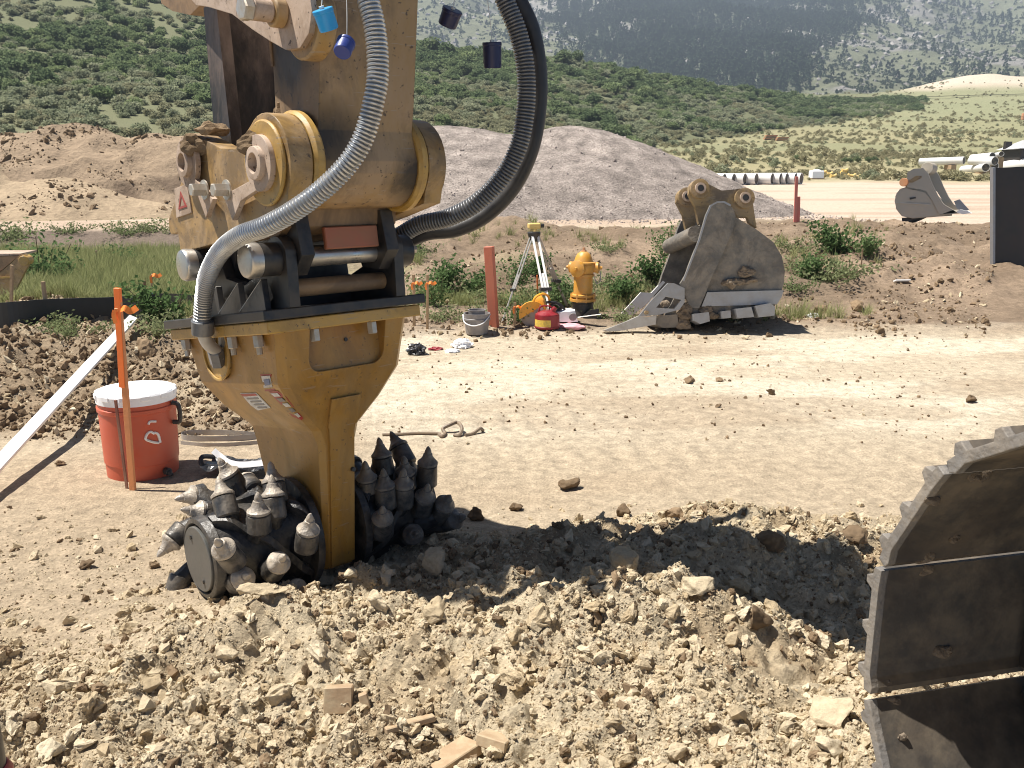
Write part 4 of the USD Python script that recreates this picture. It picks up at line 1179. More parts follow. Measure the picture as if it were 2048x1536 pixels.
def prism_px(px, y0, h0, h1, e=(0, 1, 0), holes=()):
    """A plate whose outline is seen at pixels px, standing at depth y0, given real thickness along e."""
    pts = np.array([at(a, b, y0) for a, b in px])
    hs = [[(at(a, b, y0)[0], at(a, b, y0)[2]) for a, b in h] for h in holes]
    m = trimesh.creation.extrude_polygon(sg.Polygon(pts[:, [0, 2]], hs).buffer(0), 1.0, engine="earcut")
    v = np.asarray(m.vertices)
    e = np.asarray(e, float)
    w = np.stack([v[:, 0], np.full(len(v), y0), v[:, 1]], 1) + (h0 + v[:, 2:] * (h1 - h0)) * e
    return trimesh.Trimesh(w, m.faces[:, ::-1], process=False)


def band_px(px, y0, thick, h0, h1, e=(0, 1, 0)):
    """A bent sheet that follows the line px and runs along e from h0 to h1."""
    pts = np.array([at(a, b, y0) for a, b in px])
    g = sg.LineString(pts[:, [0, 2]]).buffer(thick / 2, cap_style=2)
    m = trimesh.creation.extrude_polygon(g, 1.0, engine="earcut")
    v = np.asarray(m.vertices)
    e = np.asarray(e, float)
    return trimesh.Trimesh(np.stack([v[:, 0], np.full(len(v), y0), v[:, 1]], 1) + (h0 + v[:, 2:] * (h1 - h0)) * e, m.faces[:, ::-1], process=False)


UP = np.array([0, 0, 1.0])

# orange drink cooler
cb = at(288, 948, 5.05); cb[2] = ground_z(cb[0], cb[1]) - 0.01
ck = thing("drink_cooler", "round orange red drink cooler with white lid behind the orange stake", "cooler", cb)
part(ck, "cooler_body", lathe(cb, UP, [(0, 0.190), (0.01, 0.200), (0.09, 0.203), (0.095, 0.208), (0.30, 0.212), (0.40, 0.214), (0.405, 0.220), (0.425, 0.221), (0.43, 0.214), (0.455, 0.214)], 48), M_cooler, 30)
part(ck, "lid", lathe(cb, UP, [(0.452, 0.205), (0.455, 0.221), (0.505, 0.223), (0.515, 0.215), (0.515, 0.19), (0.522, 0.17), (0.53, 0.0)], 48), M_lid, 30)
for k in range(12):
    a = k * math.pi / 6 + 0.1
    part(ck, "lid_grip", box(cb + np.array([0.217 * math.cos(a), 0.217 * math.sin(a), 0.498]), (0.02, 0.055, 0.03), (math.cos(a), math.sin(a), 0), (-math.sin(a), math.cos(a), 0), UP, 0.004), M_lid)
sa = -0.55
sp = cb + np.array([0.205 * math.cos(sa), 0.205 * math.sin(sa), 0.045])
tap = part(ck, "spigot", cyl(sp, sp + 0.035 * np.array([math.cos(sa), math.sin(sa), 0]), 0.022, n=16, cap=0.004), M_black)
part(tap, "spigot_button", cyl(sp + 0.035 * np.array([math.cos(sa), math.sin(sa), 0]), sp + np.array([0.05 * math.cos(sa), 0.05 * math.sin(sa), -0.02]), 0.014, n=12), M_black)
part(ck, "handle", tube(smoothline([cb + np.array([0.218, -0.03, 0.44]), cb + np.array([0.255, -0.03, 0.42]), cb + np.array([0.255, -0.03, 0.33]), cb + np.array([0.216, -0.03, 0.32])], 6), 0.014, 8), M_black)
# white painted mark on its side, read turned on edge
def on_cooler(ang, h, r=0.2145):
    return cb + np.array([r * math.cos(ang), r * math.sin(ang), h])
mk = [(-0.80, 0.285), (-0.90, 0.300), (-0.99, 0.288), (-1.03, 0.262), (-0.93, 0.245), (-0.80, 0.232), (-0.70, 0.225)]
part(ck, "painted_mark", tube(smoothline([on_cooler(a, h) for a, h in mk], 6), 0.0075, 6), M_white)
part(ck, "painted_mark", tube(smoothline([on_cooler(a, h) for a, h in [(-0.66, 0.225), (-0.70, 0.275), (-0.80, 0.292)]], 6), 0.0075, 6), M_white)
part(ck, "painted_mark", tube(smoothline([on_cooler(a, h) for a, h in [(-0.72, 0.355), (-0.88, 0.36), (-0.93, 0.345)]], 6), 0.007, 6), M_white)


def ribbon(pts, w, up=(0, 0, 1)):
    """A thin flagging ribbon along the points."""
    Pn = smoothline(pts, 6)
    T_ = np.gradient(Pn, axis=0)
    T_ /= np.linalg.norm(T_, axis=1, keepdims=True)
    upv = np.asarray(up, float)
    s = upv - T_ * (T_ @ upv)[:, None]
    s /= np.linalg.norm(s, axis=1, keepdims=True) + 1e-9
    n_ = np.cross(T_, s)
    V = np.concatenate([Pn + s * w / 2 + n_ * .0006, Pn - s * w / 2 + n_ * .0006, Pn + s * w / 2 - n_ * .0006, Pn - s * w / 2 - n_ * .0006])
    n = len(Pn)
    k = np.arange(n - 1)
    F = []
    for a_, b_ in ((0, 1), (3, 2), (2, 0), (1, 3)):
        F += [np.stack([a_ * n + k, b_ * n + k, b_ * n + k + 1], 1), np.stack([a_ * n + k, b_ * n + k + 1, a_ * n + k + 1], 1)]
    return trimesh.Trimesh(V, np.vstack(F), process=False)


def stake(name, label, foot, top, w, mat, cat="stake", group=None, tie=None, t=None, tie_mat=None, pointed=False):
    p = thing(name, label, cat, foot, group)
    part(p, "post", beam(foot - (top - foot) * 0.06, top, w, t or w * 0.6, (0.2, 1, 0), 0.002), mat, 30)
    if tie is not None:
        c = foot + (top - foot) * tie
        kn = part(p, "flagging_ribbon", box(c, (w * 1.16, (t or w * 0.6) * 1.3, 0.022), (1, 0, 0.05), (0.1, 1, 0), (0, 0, 1), 0.003), tie_mat or M_flag, False)
        d = w * 0.5
        part(kn, "ribbon_tail", ribbon([c + np.array([d, -d, 0.004]), c + np.array([d + 0.025, -d - 0.01, 0.012]), c + np.array([d + 0.05, -d, -0.006]), c + np.array([d + 0.08, -d + 0.02, 0.012])], 0.034, (0.2, 0.5, 1)), tie_mat or M_flag, False)
        part(kn, "ribbon_tail", ribbon([c + np.array([-d, -d, 0.0]), c + np.array([-d * 1.3, -d * 1.3, -0.03]), c + np.array([-d * 0.9, -d * 1.3, -0.07])], 0.022, (1, 0.3, 0.1)), tie_mat or M_flag, False)
    return p


stake("marker_stake", "tall orange painted wooden stake with orange ribbon in front of the cooler", onground(263, 953, 4.72), at(235, 577, 4.72), 0.034, M_stakewood, tie=0.90)
part("/World/marker_stake", "painted_top", beam(at(246, 775, 4.719), at(235, 576, 4.719), 0.0355, 0.0225, (0.2, 1, 0), 0.002), M_orange, 30)
stake("marker_stake", "short dark red stick leaning against the front of the cooler", onground(252, 958, 4.74), at(231, 800, 4.78), 0.017, M_darkstick)
# white beam lying up the bank
b0_, b1_ = at(-70, 1000, 4.35), at(266, 636, 7.75)
b1_[2] = max(b1_[2], ground_z(b1_[0], b1_[1]) + 0.10)
solid("white_beam", "long white board leaning up over the dug bank at left", "board", beam(b0_, b1_, 0.072, 0.035, (0.5, -0.4, 0.8), 0.004), M_white)

# survey stakes
stake("survey_stake", "bare wooden survey stake in front of the yellow loader bucket", onground(28, 694, 8.4), at(24, 530, 8.4), 0.030, M_wood)
stake("survey_stake", "dark thin survey stake left of the stake with the pink ribbon", onground(296, 690, 8.6), at(289, 561, 8.6), 0.022, M_darkstick)
stake("survey_stake", "wooden lath directly behind the dark thin stake", onground(300, 668, 9.4), at(296, 588, 9.4), 0.026, M_wood)
st_ = stake("survey_stake", "thin survey stake with a fluttering pinkish orange ribbon beside the black silt fence", onground(307, 690, 8.7), at(304, 548, 8.7), 0.015, M_wood, tie=0.955)
part(st_, "blue_tie", ribbon([at(297, 590, 8.72), at(302, 585, 8.66), at(306, 589, 8.72), at(310, 586, 8.66)], 0.02), M_blue, False)
stake("survey_stake", "left wooden stake with an orange ribbon right of the cutter's top plate", onground(829, 664, 9.9), at(827, 549, 9.9), 0.030, M_wood, tie=0.83)
stake("survey_stake", "right wooden stake of the pair right of the cutter's top plate", onground(855, 668, 9.8), at(855, 549, 9.8), 0.028, M_wood, tie=0.84)
stake("survey_stake", "short wooden stake with orange ribbon just right of the red post", onground(1030, 659, 9.9), at(1030, 604, 9.9), 0.026, M_wood, tie=0.8)
stake("survey_stake", "thin orange stake standing behind the tripod legs", onground(1076, 602, 11.6), at(1074, 550, 11.6), 0.02, M_orange)
stake("survey_stake", "small wooden stub in the brown slope left of the red post", hit(901, 553), hit(901, 553) + np.array([0, 0, 0.14]), 0.03, M_wood)
stake("survey_stake", "small wooden stub in the dirt right of the large digging bucket", hit(1722, 535), hit(1722, 535) + np.array([0, 0, 0.26]), 0.02, M_wood)
pk = thing("survey_stake", "pinkish red two piece stake in the yard beyond the large bucket", "stake", hit(1595, 444))
pz = base[pk]
part(pk, "lower_post", beam(pz - UP * 0.1, pz + UP * 0.46 * 1.1 + np.array([-0.03, 0, 0]), 0.085, 0.06, (0, 1, 0)), M_pinkstake)
part(pk, "upper_lath", beam(pz + np.array([-0.065, -0.05, 0]), pz + np.array([-0.10, -0.05, 0.90]), 0.06, 0.03, (0, 1, 0)), M_pinkstake)
rf, rt_ = onground(989, 661, 9.85), at(978, 493, 9.85)
rp_ = thing("red_post", "thick square red painted wooden post leaning left of the tripod", "post", rf)
part(rp_, "post", beam(rf - UP * 0.1, rt_, 0.098, 0.085, (0.35, 1, 0), 0.004), M_redwood)

# silt fences
def silt_fence(label, line, hgt, posts):
    pts = [hit(a, b, 8, 30) for a, b in line]
    t = thing("silt_fence", label, "silt fence", pts[0])
    top = smoothline([p + UP * hgt for p in pts], 8)
    bot = smoothline([p - UP * 0.05 for p in pts], 8)
    n = len(top)
    k = np.arange(n - 1)
    th = np.array([0, 0.012, 0])
    V = np.vstack([top, bot, top + th, bot + th])
    F = []
    for a, b in ((0, 1), (3, 2), (2, 0)):
        F += [np.stack([a * n + k, b * n + k, b * n + k + 1], 1), np.stack([a * n + k, b * n + k + 1, a * n + k + 1], 1)]
    part(t, "fabric", trimesh.Trimesh(V, np.vstack(F), process=False), M_fabric, False)
    for (a, b, hh) in posts:
        p = hit(a, b, 8, 30) + np.array([0, 0.03, 0])
        part(t, "fence_post", beam(p - UP * 0.05, p + UP * hh, 0.03, 0.03, (0, 1, 0)), M_wood if hh > 0.3 else M_darkstick)


silt_fence("nearer black silt fence running behind the orange stake", [(-60, 656), (30, 650), (110, 641), (230, 636), (330, 629), (420, 624)], 0.20, [(92, 641, 0.36)])
silt_fence("farther low black silt fence at the foot of the grey slope", [(196, 540), (215, 543), (255, 546), (330, 548), (420, 548)], 0.22, [(195, 540, 0.36)])

# fire hydrant
hb = onground(1165, 646, 10.4)
hy = thing("fire_hydrant", "orange yellow fire hydrant on a black pipe base by the gear", "fire hydrant", hb)
part(hy, "pipe_base", lathe(hb, UP, [(-0.05, 0.135), (0.0, 0.135), (0.02, 0.125), (0.16, 0.125), (0.17, 0.14), (0.19, 0.14)], 32), M_black)
part(hy, "barrel", lathe(hb, UP, [(0.185, 0.155), (0.215, 0.155), (0.22, 0.12), (0.235, 0.118), (0.24, 0.15), (0.262, 0.15), (0.27, 0.113), (0.47, 0.110), (0.475, 0.13), (0.50, 0.13), (0.505, 0.115), (0.52, 0.118), (0.56, 0.138), (0.60, 0.140), (0.625, 0.128)], 36), M_hydrant)
for k in range(8):
    a = k * math.pi / 4 + 0.2
    part(hy, "flange_bolt", cyl(hb + np.array([0.14 * math.cos(a), 0.14 * math.sin(a), 0.178]), hb + np.array([0.14 * math.cos(a), 0.14 * math.sin(a), 0.275]), 0.012, n=6), M_hydrant)
part(hy, "bonnet", lathe(hb, UP, [(0.62, 0.138), (0.638, 0.138), (0.645, 0.112), (0.69, 0.098), (0.735, 0.075), (0.76, 0.04), (0.765, 0.02)], 32), M_hydrant)
part(hy, "operating_nut", lathe(hb, UP, [(0.76, 0.035), (0.775, 0.033), (0.777, 0.02), (0.81, 0.016)], 5), M_rust, 20)
for d_, r_, L_ in (((-0.55, -0.83, 0), 0.085, 0.185), ((0.96, -0.2, 0), 0.055, 0.20), ((-0.9, 0.4, 0), 0.055, 0.19)):
    d_ = np.array(d_) / np.linalg.norm(d_)
    c = hb + UP * 0.575
    nzl = part(hy, "nozzle", cyl(c + d_ * 0.08, c + d_ * (L_ - 0.05), r_, n=24), M_hydrant)
    part(nzl, "nozzle_cap", lathe(c + d_ * (L_ - 0.055), d_, [(0, r_ + 0.01), (0.03, r_ + 0.012), (0.042, r_ * 0.8), (0.05, 0.02), (0.075, 0.016)], 24), M_hydrant)
part(hy, "cap_chain", tube(smoothline([hb + np.array([0.19, -0.05, 0.53]), hb + np.array([0.195, -0.06, 0.43]), hb + np.array([0.15, -0.07, 0.40]), hb + np.array([0.12, -0.06, 0.48])], 6), 0.006, 5), M_steel)

# surveyor's tripod with level
tz = at(1068, 466, 10.7)
tp = thing("survey_tripod", "aluminium survey tripod carrying a small yellow level behind the red post", "tripod", onground(1075, 632, 10.7))
part(tp, "tripod_head", lathe(tz, UP, [(-0.10, 0.05), (-0.02, 0.075), (0.0, 0.08), (0.012, 0.075)], 20), M_black)
for (u_, v_, y_, wd, mt_, nm_) in ((1004, 622, 10.25, 0.016, M_steel, 0), (1104, 630, 10.15, 0.028, M_white, 1), (1134, 636, 11.1, 0.026, M_steel, 2)):
    ft = onground(u_, v_, y_)
    a = tz + np.array([(ft - tz)[0] * 0.07, (ft - tz)[1] * 0.07, -0.03])
    sdir = np.cross(ft - a, UP); sdir /= np.linalg.norm(sdir)
    lg = part(tp, "leg", join(beam(a + sdir * wd * 1.2, a + (ft - a) * 0.62 + sdir * wd * 1.2, wd, wd, (0, 1, 0)), beam(a - sdir * wd * 1.2, a + (ft - a) * 0.62 - sdir * wd * 1.2, wd, wd, (0, 1, 0))), mt_)
    part(lg, "lower_leg", beam(a + (ft - a) * 0.45, ft, wd * 1.3, wd, (0, 1, 0)), mt_)
    part(lg, "leg_clamp", box(a + (ft - a) * 0.63, (wd * 5, wd * 2, 0.04), sdir, np.cross(UP, sdir), UP, 0.004), M_black)
    part(lg, "foot_spike", cyl(ft + (a - ft) * 0.05, ft - UP * 0.02, 0.012, 0.003, 8), M_black)
lvp = part(tp, "level", join(box(tz + UP * 0.085, (0.15, 0.075, 0.065), (0.96, 0.25, 0), (-0.25, 0.96, 0), UP, 0.012), lathe(tz + UP * 0.02, UP, [(0, 0.055), (0.02, 0.05), (0.022, 0.035), (0.04, 0.04)], 18)), M_valve, 30)
part(lvp, "eyepiece", cyl(tz + np.array([0.07, 0.02, 0.085]), tz + np.array([0.115, 0.03, 0.085]), 0.025, n=14), M_black)

# tools on the ground
def g2(zx, zy):
    return 780 + zx / 4.452, 440 + zy / 4.452


gb = onground(*g2(1398, 1040), 9.75)
gc = thing("fuel_can", "round red fuel can with a yellow label beside the hydrant gear", "fuel can", gb)
part(gc, "can_body", lathe(gb, UP, [(0, 0.128), (0.008, 0.137), (0.145, 0.137), (0.16, 0.13), (0.19, 0.08), (0.20, 0.05), (0.20, 0.0)], 32), M_gas)
part(gc, "base_ring", lathe(gb, UP, [(0.012, 0.139), (0.016, 0.142), (0.024, 0.142), (0.028, 0.139)], 32), M_gas)
part(gc, "spout", cyl(gb + np.array([0.05, -0.02, 0.18]), gb + np.array([0.09, -0.02, 0.235]), 0.03, 0.025, 16, 0.004), M_gas)
part(gc, "carry_handle", tube(smoothline([gb + np.array([-0.10, 0, 0.17]), gb + np.array([-0.07, 0, 0.24]), gb + np.array([0.02, 0, 0.245]), gb + np.array([0.07, 0, 0.21])], 6), 0.009, 8), M_gas)
t_ = np.linspace(math.radians(190), math.radians(285), 14)
lab = np.vstack([np.stack([gb[0] + r_ * np.cos(t_), gb[1] + r_ * np.sin(t_), np.full(14, gb[2] + h_)], 1) for r_, h_ in ((0.1385, 0.03), (0.1385, 0.105), (0.1375, 0.105), (0.1375, 0.03))])
kk = np.arange(13)
lf = np.vstack([np.vstack([np.stack([a * 14 + kk, a * 14 + kk + 1, b * 14 + kk + 1], 1), np.stack([a * 14 + kk, b * 14 + kk + 1, b * 14 + kk], 1)]) for a, b in ((0, 1), (1, 2), (2, 3), (3, 0))])
part(gc, "label", trimesh.Trimesh(lab, lf, process=False), M_label, False)

sb = onground(*g2(1290, 1020), 9.95)
sw = thing("cutoff_saw", "yellow orange handheld cut off saw with a grey blade left of the fuel can", "saw", sb)
part(sw, "engine_body", m3.Manifold.hull_points(np.array([sb + np.array(k) for k in [(-0.05, -0.05, 0.14), (0.13, -0.06, 0.13), (0.14, 0.08, 0.13), (-0.05, 0.08, 0.14), (-0.02, -0.05, 0.25), (0.10, -0.05, 0.29), (0.11, 0.07, 0.29), (-0.01, 0.07, 0.26), (0.06, 0.0, 0.35), (0.02, 0.0, 0.33)]])), M_sawyellow, 40)
part(sw, "front_handle", tube(smoothline([sb + np.array(k) for k in [(-0.03, -0.08, 0.16), (-0.01, -0.09, 0.31), (0.08, -0.05, 0.36), (0.15, 0.02, 0.32), (0.17, 0.05, 0.22)]], 6), 0.014, 8), M_sawyellow)
part(sw, "rear_handle", tube(smoothline([sb + np.array(k) for k in [(0.12, 0, 0.26), (0.24, 0.01, 0.25), (0.30, 0.02, 0.19), (0.22, 0.02, 0.15)]], 6), 0.016, 8), M_black)
part(sw, "blade", cyl(sb + np.array([-0.03, -0.075, 0.13]), sb + np.array([-0.032, -0.082, 0.13]), 0.145, n=40), M_steel)
part(sw, "blade_guard", prism(list(sg.Point(0, 0).buffer(0.152, 12).intersection(sg.box(-0.2, 0.035, 0.2, 0.2)).exterior.coords)[:-1], sb + np.array([-0.03, -0.085, 0.13]), np.array([0.85, 0, 0.53]), np.array([-0.53, 0, 0.85]), np.array([0, 1.0, 0]), -0.02, 0.03), M_sawyellow, 30)

wb = onground(*g2(1545, 935), 10.0)
ws = thing("chain_saw", "white bodied saw with a black handle lying behind the fuel can", "saw", wb)
part(ws, "engine_body", m3.Manifold.hull_points(np.array([wb + np.array(k) for k in [(-0.18, -0.07, 0.03), (0.16, -0.07, 0.03), (0.16, 0.08, 0.03), (-0.18, 0.08, 0.03), (-0.13, -0.06, 0.13), (0.12, -0.06, 0.155), (0.13, 0.06, 0.155), (-0.13, 0.06, 0.13), (0.05, 0, 0.18)]])), M_lid, 40)
part(ws, "top_handle", tube(smoothline([wb + np.array(k) for k in [(-0.17, -0.02, 0.10), (-0.15, -0.03, 0.21), (-0.05, -0.03, 0.23), (0.02, -0.02, 0.15)]], 6), 0.013, 8), M_black)
part(ws, "air_filter_cover", cyl(wb + np.array([0.10, -0.075, 0.09]), wb + np.array([0.10, -0.09, 0.09]), 0.045, n=20, cap=0.004), M_pail)
part(ws, "guide_bar", beam(wb + np.array([0.14, 0, 0.07]), wb + np.array([0.42, -0.08, 0.12]), 0.055, 0.008, (0, 0, 1)), M_steel)
bb_ = onground(*g2(1610, 945), 9.85)
pb_ = bumpy(trimesh.Trimesh(trimesh.creation.icosphere(3).vertices * (0.17, 0.09, 0.035) + bb_ + UP * 0.025, trimesh.creation.icosphere(3).faces), 0.03, 14)
solid("pink_bag", "crumpled pale pink bag lying between the fuel can and hydrant", "bag", pb_, M_pinkbag, 60)
tb_ = onground(*g2(1790, 915), 10.2)
tq = thing("black_tray", "black plastic tray standing against the hydrant base", "tray", tb_)
part(tq, "tray_wall", prism([(-0.09, 0), (0.08, 0), (0.09, 0.12), (-0.02, 0.10), (-0.10, 0.03)], tb_, np.array([1.0, 0, 0]), UP, np.array([0, 1.0, 0]), -0.01, 0.0), M_black)
part(tq, "tray_floor", box(tb_ + np.array([0, 0.06, 0.008]), (0.18, 0.12, 0.012)), M_black)

pb = onground(*g2(775, 1065), 9.55)
pl = thing("pail", "grey plastic pail with a second pail nested in it, left of the red post", "bucket", pb)
part(pl, "pail_body", lathe(pb, UP, [(0, 0.115), (0.01, 0.12), (0.15, 0.138), (0.155, 0.147), (0.17, 0.147), (0.175, 0.14), (0.215, 0.144), (0.225, 0.146), (0.225, 0.134), (0.02, 0.112)], 32), M_pail)
part(pl, "nested_pail", lathe(pb, UP, [(0.18, 0.085), (0.255, 0.094), (0.262, 0.098), (0.262, 0.086), (0.20, 0.08), (0.2, 0.0)], 28), M_pail)
part(pl, "wire_handle", tube(smoothline([pb + np.array(k) for k in [(-0.15, 0, 0.21), (-0.13, -0.10, 0.14), (-0.04, -0.16, 0.11), (0.06, -0.15, 0.13), (0.12, -0.09, 0.18), (0.145, 0, 0.21)]], 6), 0.006, 6), M_lid)

# ------------------------------------------------------------------ large digging bucket
def g3(zx, zy):
    return 1200 + zx / 4.452, 340 + zy / 4.452


BY = 9.6
BE = at(1284, 584, 10.65) - at(1335, 567, 9.6)
BE /= np.linalg.norm(BE)
BW = 1.05
bk = thing("digging_bucket", "large muddy excavator bucket resting on the dirt right of the hydrant", "excavator bucket", onground(1420, 650, 9.9))
sidep = [g3(*k) for k in [(1010, 400), (1110, 375), (1230, 420), (1400, 520), (1560, 640), (1635, 770), (1660, 900), (1650, 1010), (1620, 1110), (1560, 1225), (1440, 1260), (900, 1285), (690, 1330), (560, 1330), (640, 1200), (740, 1000), (860, 700)]]
strip = [g3(*k) for k in [(985, 310), (1030, 290), (1085, 285), (1140, 300), (1185, 350), (1205, 410), (1180, 540), (1065, 800), (990, 960), (930, 1120), (880, 1230), (800, 1225), (745, 1090), (715, 1010), (770, 920), (790, 850), (880, 620), (945, 400)]]
part(bk, "side_plate", prism_px(sidep, BY, 0.04, 0.07, BE), M_mudsteel, 25)
part(bk, "side_plate", prism_px(sidep, BY, BW, BW + 0.03, BE), M_mudsteel, 25)
part(bk, "side_bar", prism_px(strip, BY, -0.01, 0.045, BE), M_mudsteel, 25, "raised rounded bar along the near mouth edge")
part(bk, "side_bar", prism_px(strip, BY, BW - 0.02, BW + 0.05, BE), M_mudsteel, 25)
rim = [g3(*k) for k in [(740, 990), (775, 900), (885, 615), (945, 405), (985, 318), (1040, 288), (1100, 286), (1160, 318)]]
part(bk, "worn_edge", band_px(rim, BY, 0.018, -0.014, 0.0, BE), M_bluesteel, 40)  # paler band that paints the lit rim of the bar
shell = [g3(*k) for k in [(1110, 385), (1230, 430), (1400, 530), (1545, 650), (1620, 780), (1645, 900), (1630, 1010), (1590, 1110), (1520, 1220), (1420, 1262), (900, 1288), (690, 1330)]]
part(bk, "shell", band_px(shell, BY, 0.035, 0.065, BW, BE), M_mudsteel, 40)
part(bk, "wear_strip", prism_px([g3(*k) for k in [(955, 1088), (1635, 1070), (1618, 1130), (1575, 1195), (905, 1215)]], BY, 0.0, 0.04, BE), M_bluesteel, 25, "worn blue grey steel strip along the lower side")
for a in ([(810, 1285), (945, 1270), (955, 1350), (870, 1375), (812, 1345)], [(1062, 1262), (1135, 1255), (1142, 1320), (1070, 1325)], [(1178, 1240), (1320, 1225), (1345, 1312), (1200, 1325)], [(1352, 1215), (1490, 1190), (1530, 1225), (1525, 1300), (1385, 1316)]):
    part(bk, "heel_block", prism_px([g3(*k) for k in a], BY, -0.09, 0.06, BE), M_bluesteel, 20)
part(bk, "lip", prism_px([g3(*k) for k in [(470, 1300), (690, 1285), (700, 1400), (560, 1405), (480, 1370)]], BY, 0.0, BW + 0.05, BE), M_mudsteel, 25)
part(bk, "tooth", prism_px([g3(*k) for k in [(492, 1298), (420, 1312), (340, 1300), (240, 1345), (30, 1428), (60, 1438), (180, 1432), (485, 1378)]], BY, -0.05, 0.06, BE), M_steel, 20, "long pale worn tooth pointing left")
tp_ = part(bk, "tooth_pin", cyl(at(*g3(402, 1272), BY) - BE * 0.07, at(*g3(402, 1272), BY) - BE * 0.02, 0.022, n=14), M_bucketyellow)
part(bk, "side_cutter", prism_px([g3(*k) for k in [(340, 1300), (440, 1175), (598, 1008), (650, 1010), (745, 1055), (745, 1180), (700, 1245), (500, 1295)]], BY, -0.035, 0.0, BE, [[g3(*k) for k in [(492, 1228), (578, 1128), (715, 1158), (655, 1238)]]]), M_bluesteel, 25)
part(bk, "side_cutter", prism_px([g3(*k) for k in [(180, 1290), (365, 1088), (455, 1095), (560, 985), (580, 1000), (420, 1190), (270, 1312), (205, 1312)]], 10.6, 0.0, 0.04, BE), M_white, 25, "pale grey worn far side cutter")
ear = [g3(*k) for k in [(790, 215), (800, 140), (840, 105), (890, 98), (940, 112), (1080, 182), (1190, 175), (1240, 165), (1300, 175), (1345, 225), (1362, 300), (1395, 515), (1330, 470), (1310, 420), (1230, 420), (1180, 340), (1080, 292), (985, 360), (950, 480), (880, 480), (850, 330)]]
part(bk, "hinge_ear", prism_px(ear, BY + 0.25, 0.0, 0.06, BE), M_bucketyellow, 25, "near yellow brown hinge plate with two pin holes")
part(bk, "hinge_ear", prism_px(ear, BY + 0.25, 0.46, 0.52, BE), M_bucketyellow, 25)
for zx, zy, r_ in ((885, 168, 0.105), (1283, 252, 0.11)):
    c = at(*g3(zx, zy), BY + 0.25)
    for h_ in (0.0, 0.46):
        bs_ = part(bk, "hinge_boss", lathe(c + BE * (h_ - 0.035), BE, [(0, r_ * 0.78), (0.004, r_), (0.035, r_), (0.13, r_), (0.134, r_ * 0.78)], 32), M_bucketyellow)
        part(bs_, "hinge_bushing", lathe(c + BE * (h_ - 0.05), BE, [(0, 0.035), (0, 0.06), (0.02, 0.062), (0.16, 0.062), (0.16, 0.035)], 24), M_pink)
        part(bs_, "pin_hole", cyl(c + BE * (h_ - 0.052), c + BE * (h_ - 0.04), 0.036, n=20), M_black)
c = at(*g3(885, 168), BY + 0.25)
part(bk, "cross_tube", cyl(at(*g3(870, 560), BY) + BE * 0.05, at(*g3(870, 560), BY) + BE * BW, 0.09, n=24), M_mudsteel)
rgm = np.random.default_rng(5)
for (zx, zy, r_, sq) in ((1310, 905, 0.085, 0.7), (1180, 1000, 0.10, 0.5), (960, 1240, 0.075, 0.8), (1010, 1290, 0.06, 0.7), (760, 1240, 0.08, 1.3), (750, 1370, 0.075, 0.8), (590, 1190, 0.05, 0.8), (1330, 980, 0.09, 0.4)):
    m_ = trimesh.creation.icosphere(3, r_)
    part(bk, "mud_clump", bumpy(trimesh.Trimesh(m_.vertices * (1.1, 0.7, sq) + at(*g3(zx, zy), BY) + BE * 0.03, m_.faces), r_ * 0.55, 18, int(zx)), M_mudclump, False)

# smaller bucket on the rise
def g4(zx, zy):
    return 1400 + zx / 3.16, 260 + zy / 3.16


Y2 = 18.8
dz2 = hit(1840, 434, 10, 40)
B2E = at(1905, 400, 19.75) - at(1880, 400, Y2); B2E /= np.linalg.norm(B2E)
b2 = thing("digging_bucket", "smaller dusty grey excavator bucket standing on the dirt rise at right", "excavator bucket", dz2)
s2 = [g4(*k) for k in [(1240, 400), (1262, 375), (1300, 366), (1330, 375), (1420, 395), (1470, 450), (1525, 535), (1440, 548), (1340, 556), (1275, 545), (1262, 520), (1240, 500), (1228, 450)]]
a2 = [g4(*k) for k in [(1310, 268), (1350, 245), (1410, 240), (1440, 275), (1470, 350), (1505, 420), (1540, 470), (1600, 505), (1620, 522), (1535, 532), (1510, 530), (1470, 450), (1430, 385), (1380, 372), (1310, 362), (1295, 330), (1310, 300)]]
part(b2, "side_plate", prism_px(s2, Y2, 0.02, 0.05, B2E), M_bucketgrey, 25)
part(b2, "side_plate", prism_px(s2, Y2, 0.95, 0.98, B2E), M_bucketgrey, 25)
part(b2, "side_bar", prism_px(a2, Y2, 0.0, 0.06, B2E), M_bucketgrey, 25)
part(b2, "side_bar", prism_px(a2, Y2, 0.94, 1.0, B2E), M_bucketgrey, 25)
part(b2, "shell", band_px([g4(*k) for k in [(1420, 262), (1345, 262), (1312, 300), (1300, 366), (1262, 378), (1236, 420), (1240, 495), (1275, 540), (1340, 553), (1530, 540)]], Y2, 0.04, 0.05, 0.95, B2E), M_bucketgrey, 40)
part(b2, "weld_line", band_px([g4(*k) for k in [(1232, 458), (1300, 462), (1455, 470)]], Y2, 0.014, 0.0, 0.02, B2E), M_steel, 40)
part(b2, "slot_plate", prism_px([g4(*k) for k in [(1325, 428), (1362, 422), (1364, 432), (1327, 440)]], Y2, 0.0, 0.02, B2E), M_black)
part(b2, "cover_plate", prism_px([g4(*k) for k in [(1325, 318), (1365, 290), (1402, 290), (1400, 303), (1345, 332), (1328, 332)]], Y2, -0.015, 0.0, B2E), M_bucketyellow)
part(b2, "hinge_boss", cyl(at(*g4(1288, 330), Y2) - B2E * 0.02, at(*g4(1288, 330), Y2) + B2E * 0.9, 0.085, n=22, cap=0.005), M_rust)
part(b2, "hinge_boss", cyl(at(*g4(1420, 240), Y2) + B2E * 0.2, at(*g4(1420, 240), Y2) + B2E * 0.6, 0.12, n=26, cap=0.005), M_bucketgrey)
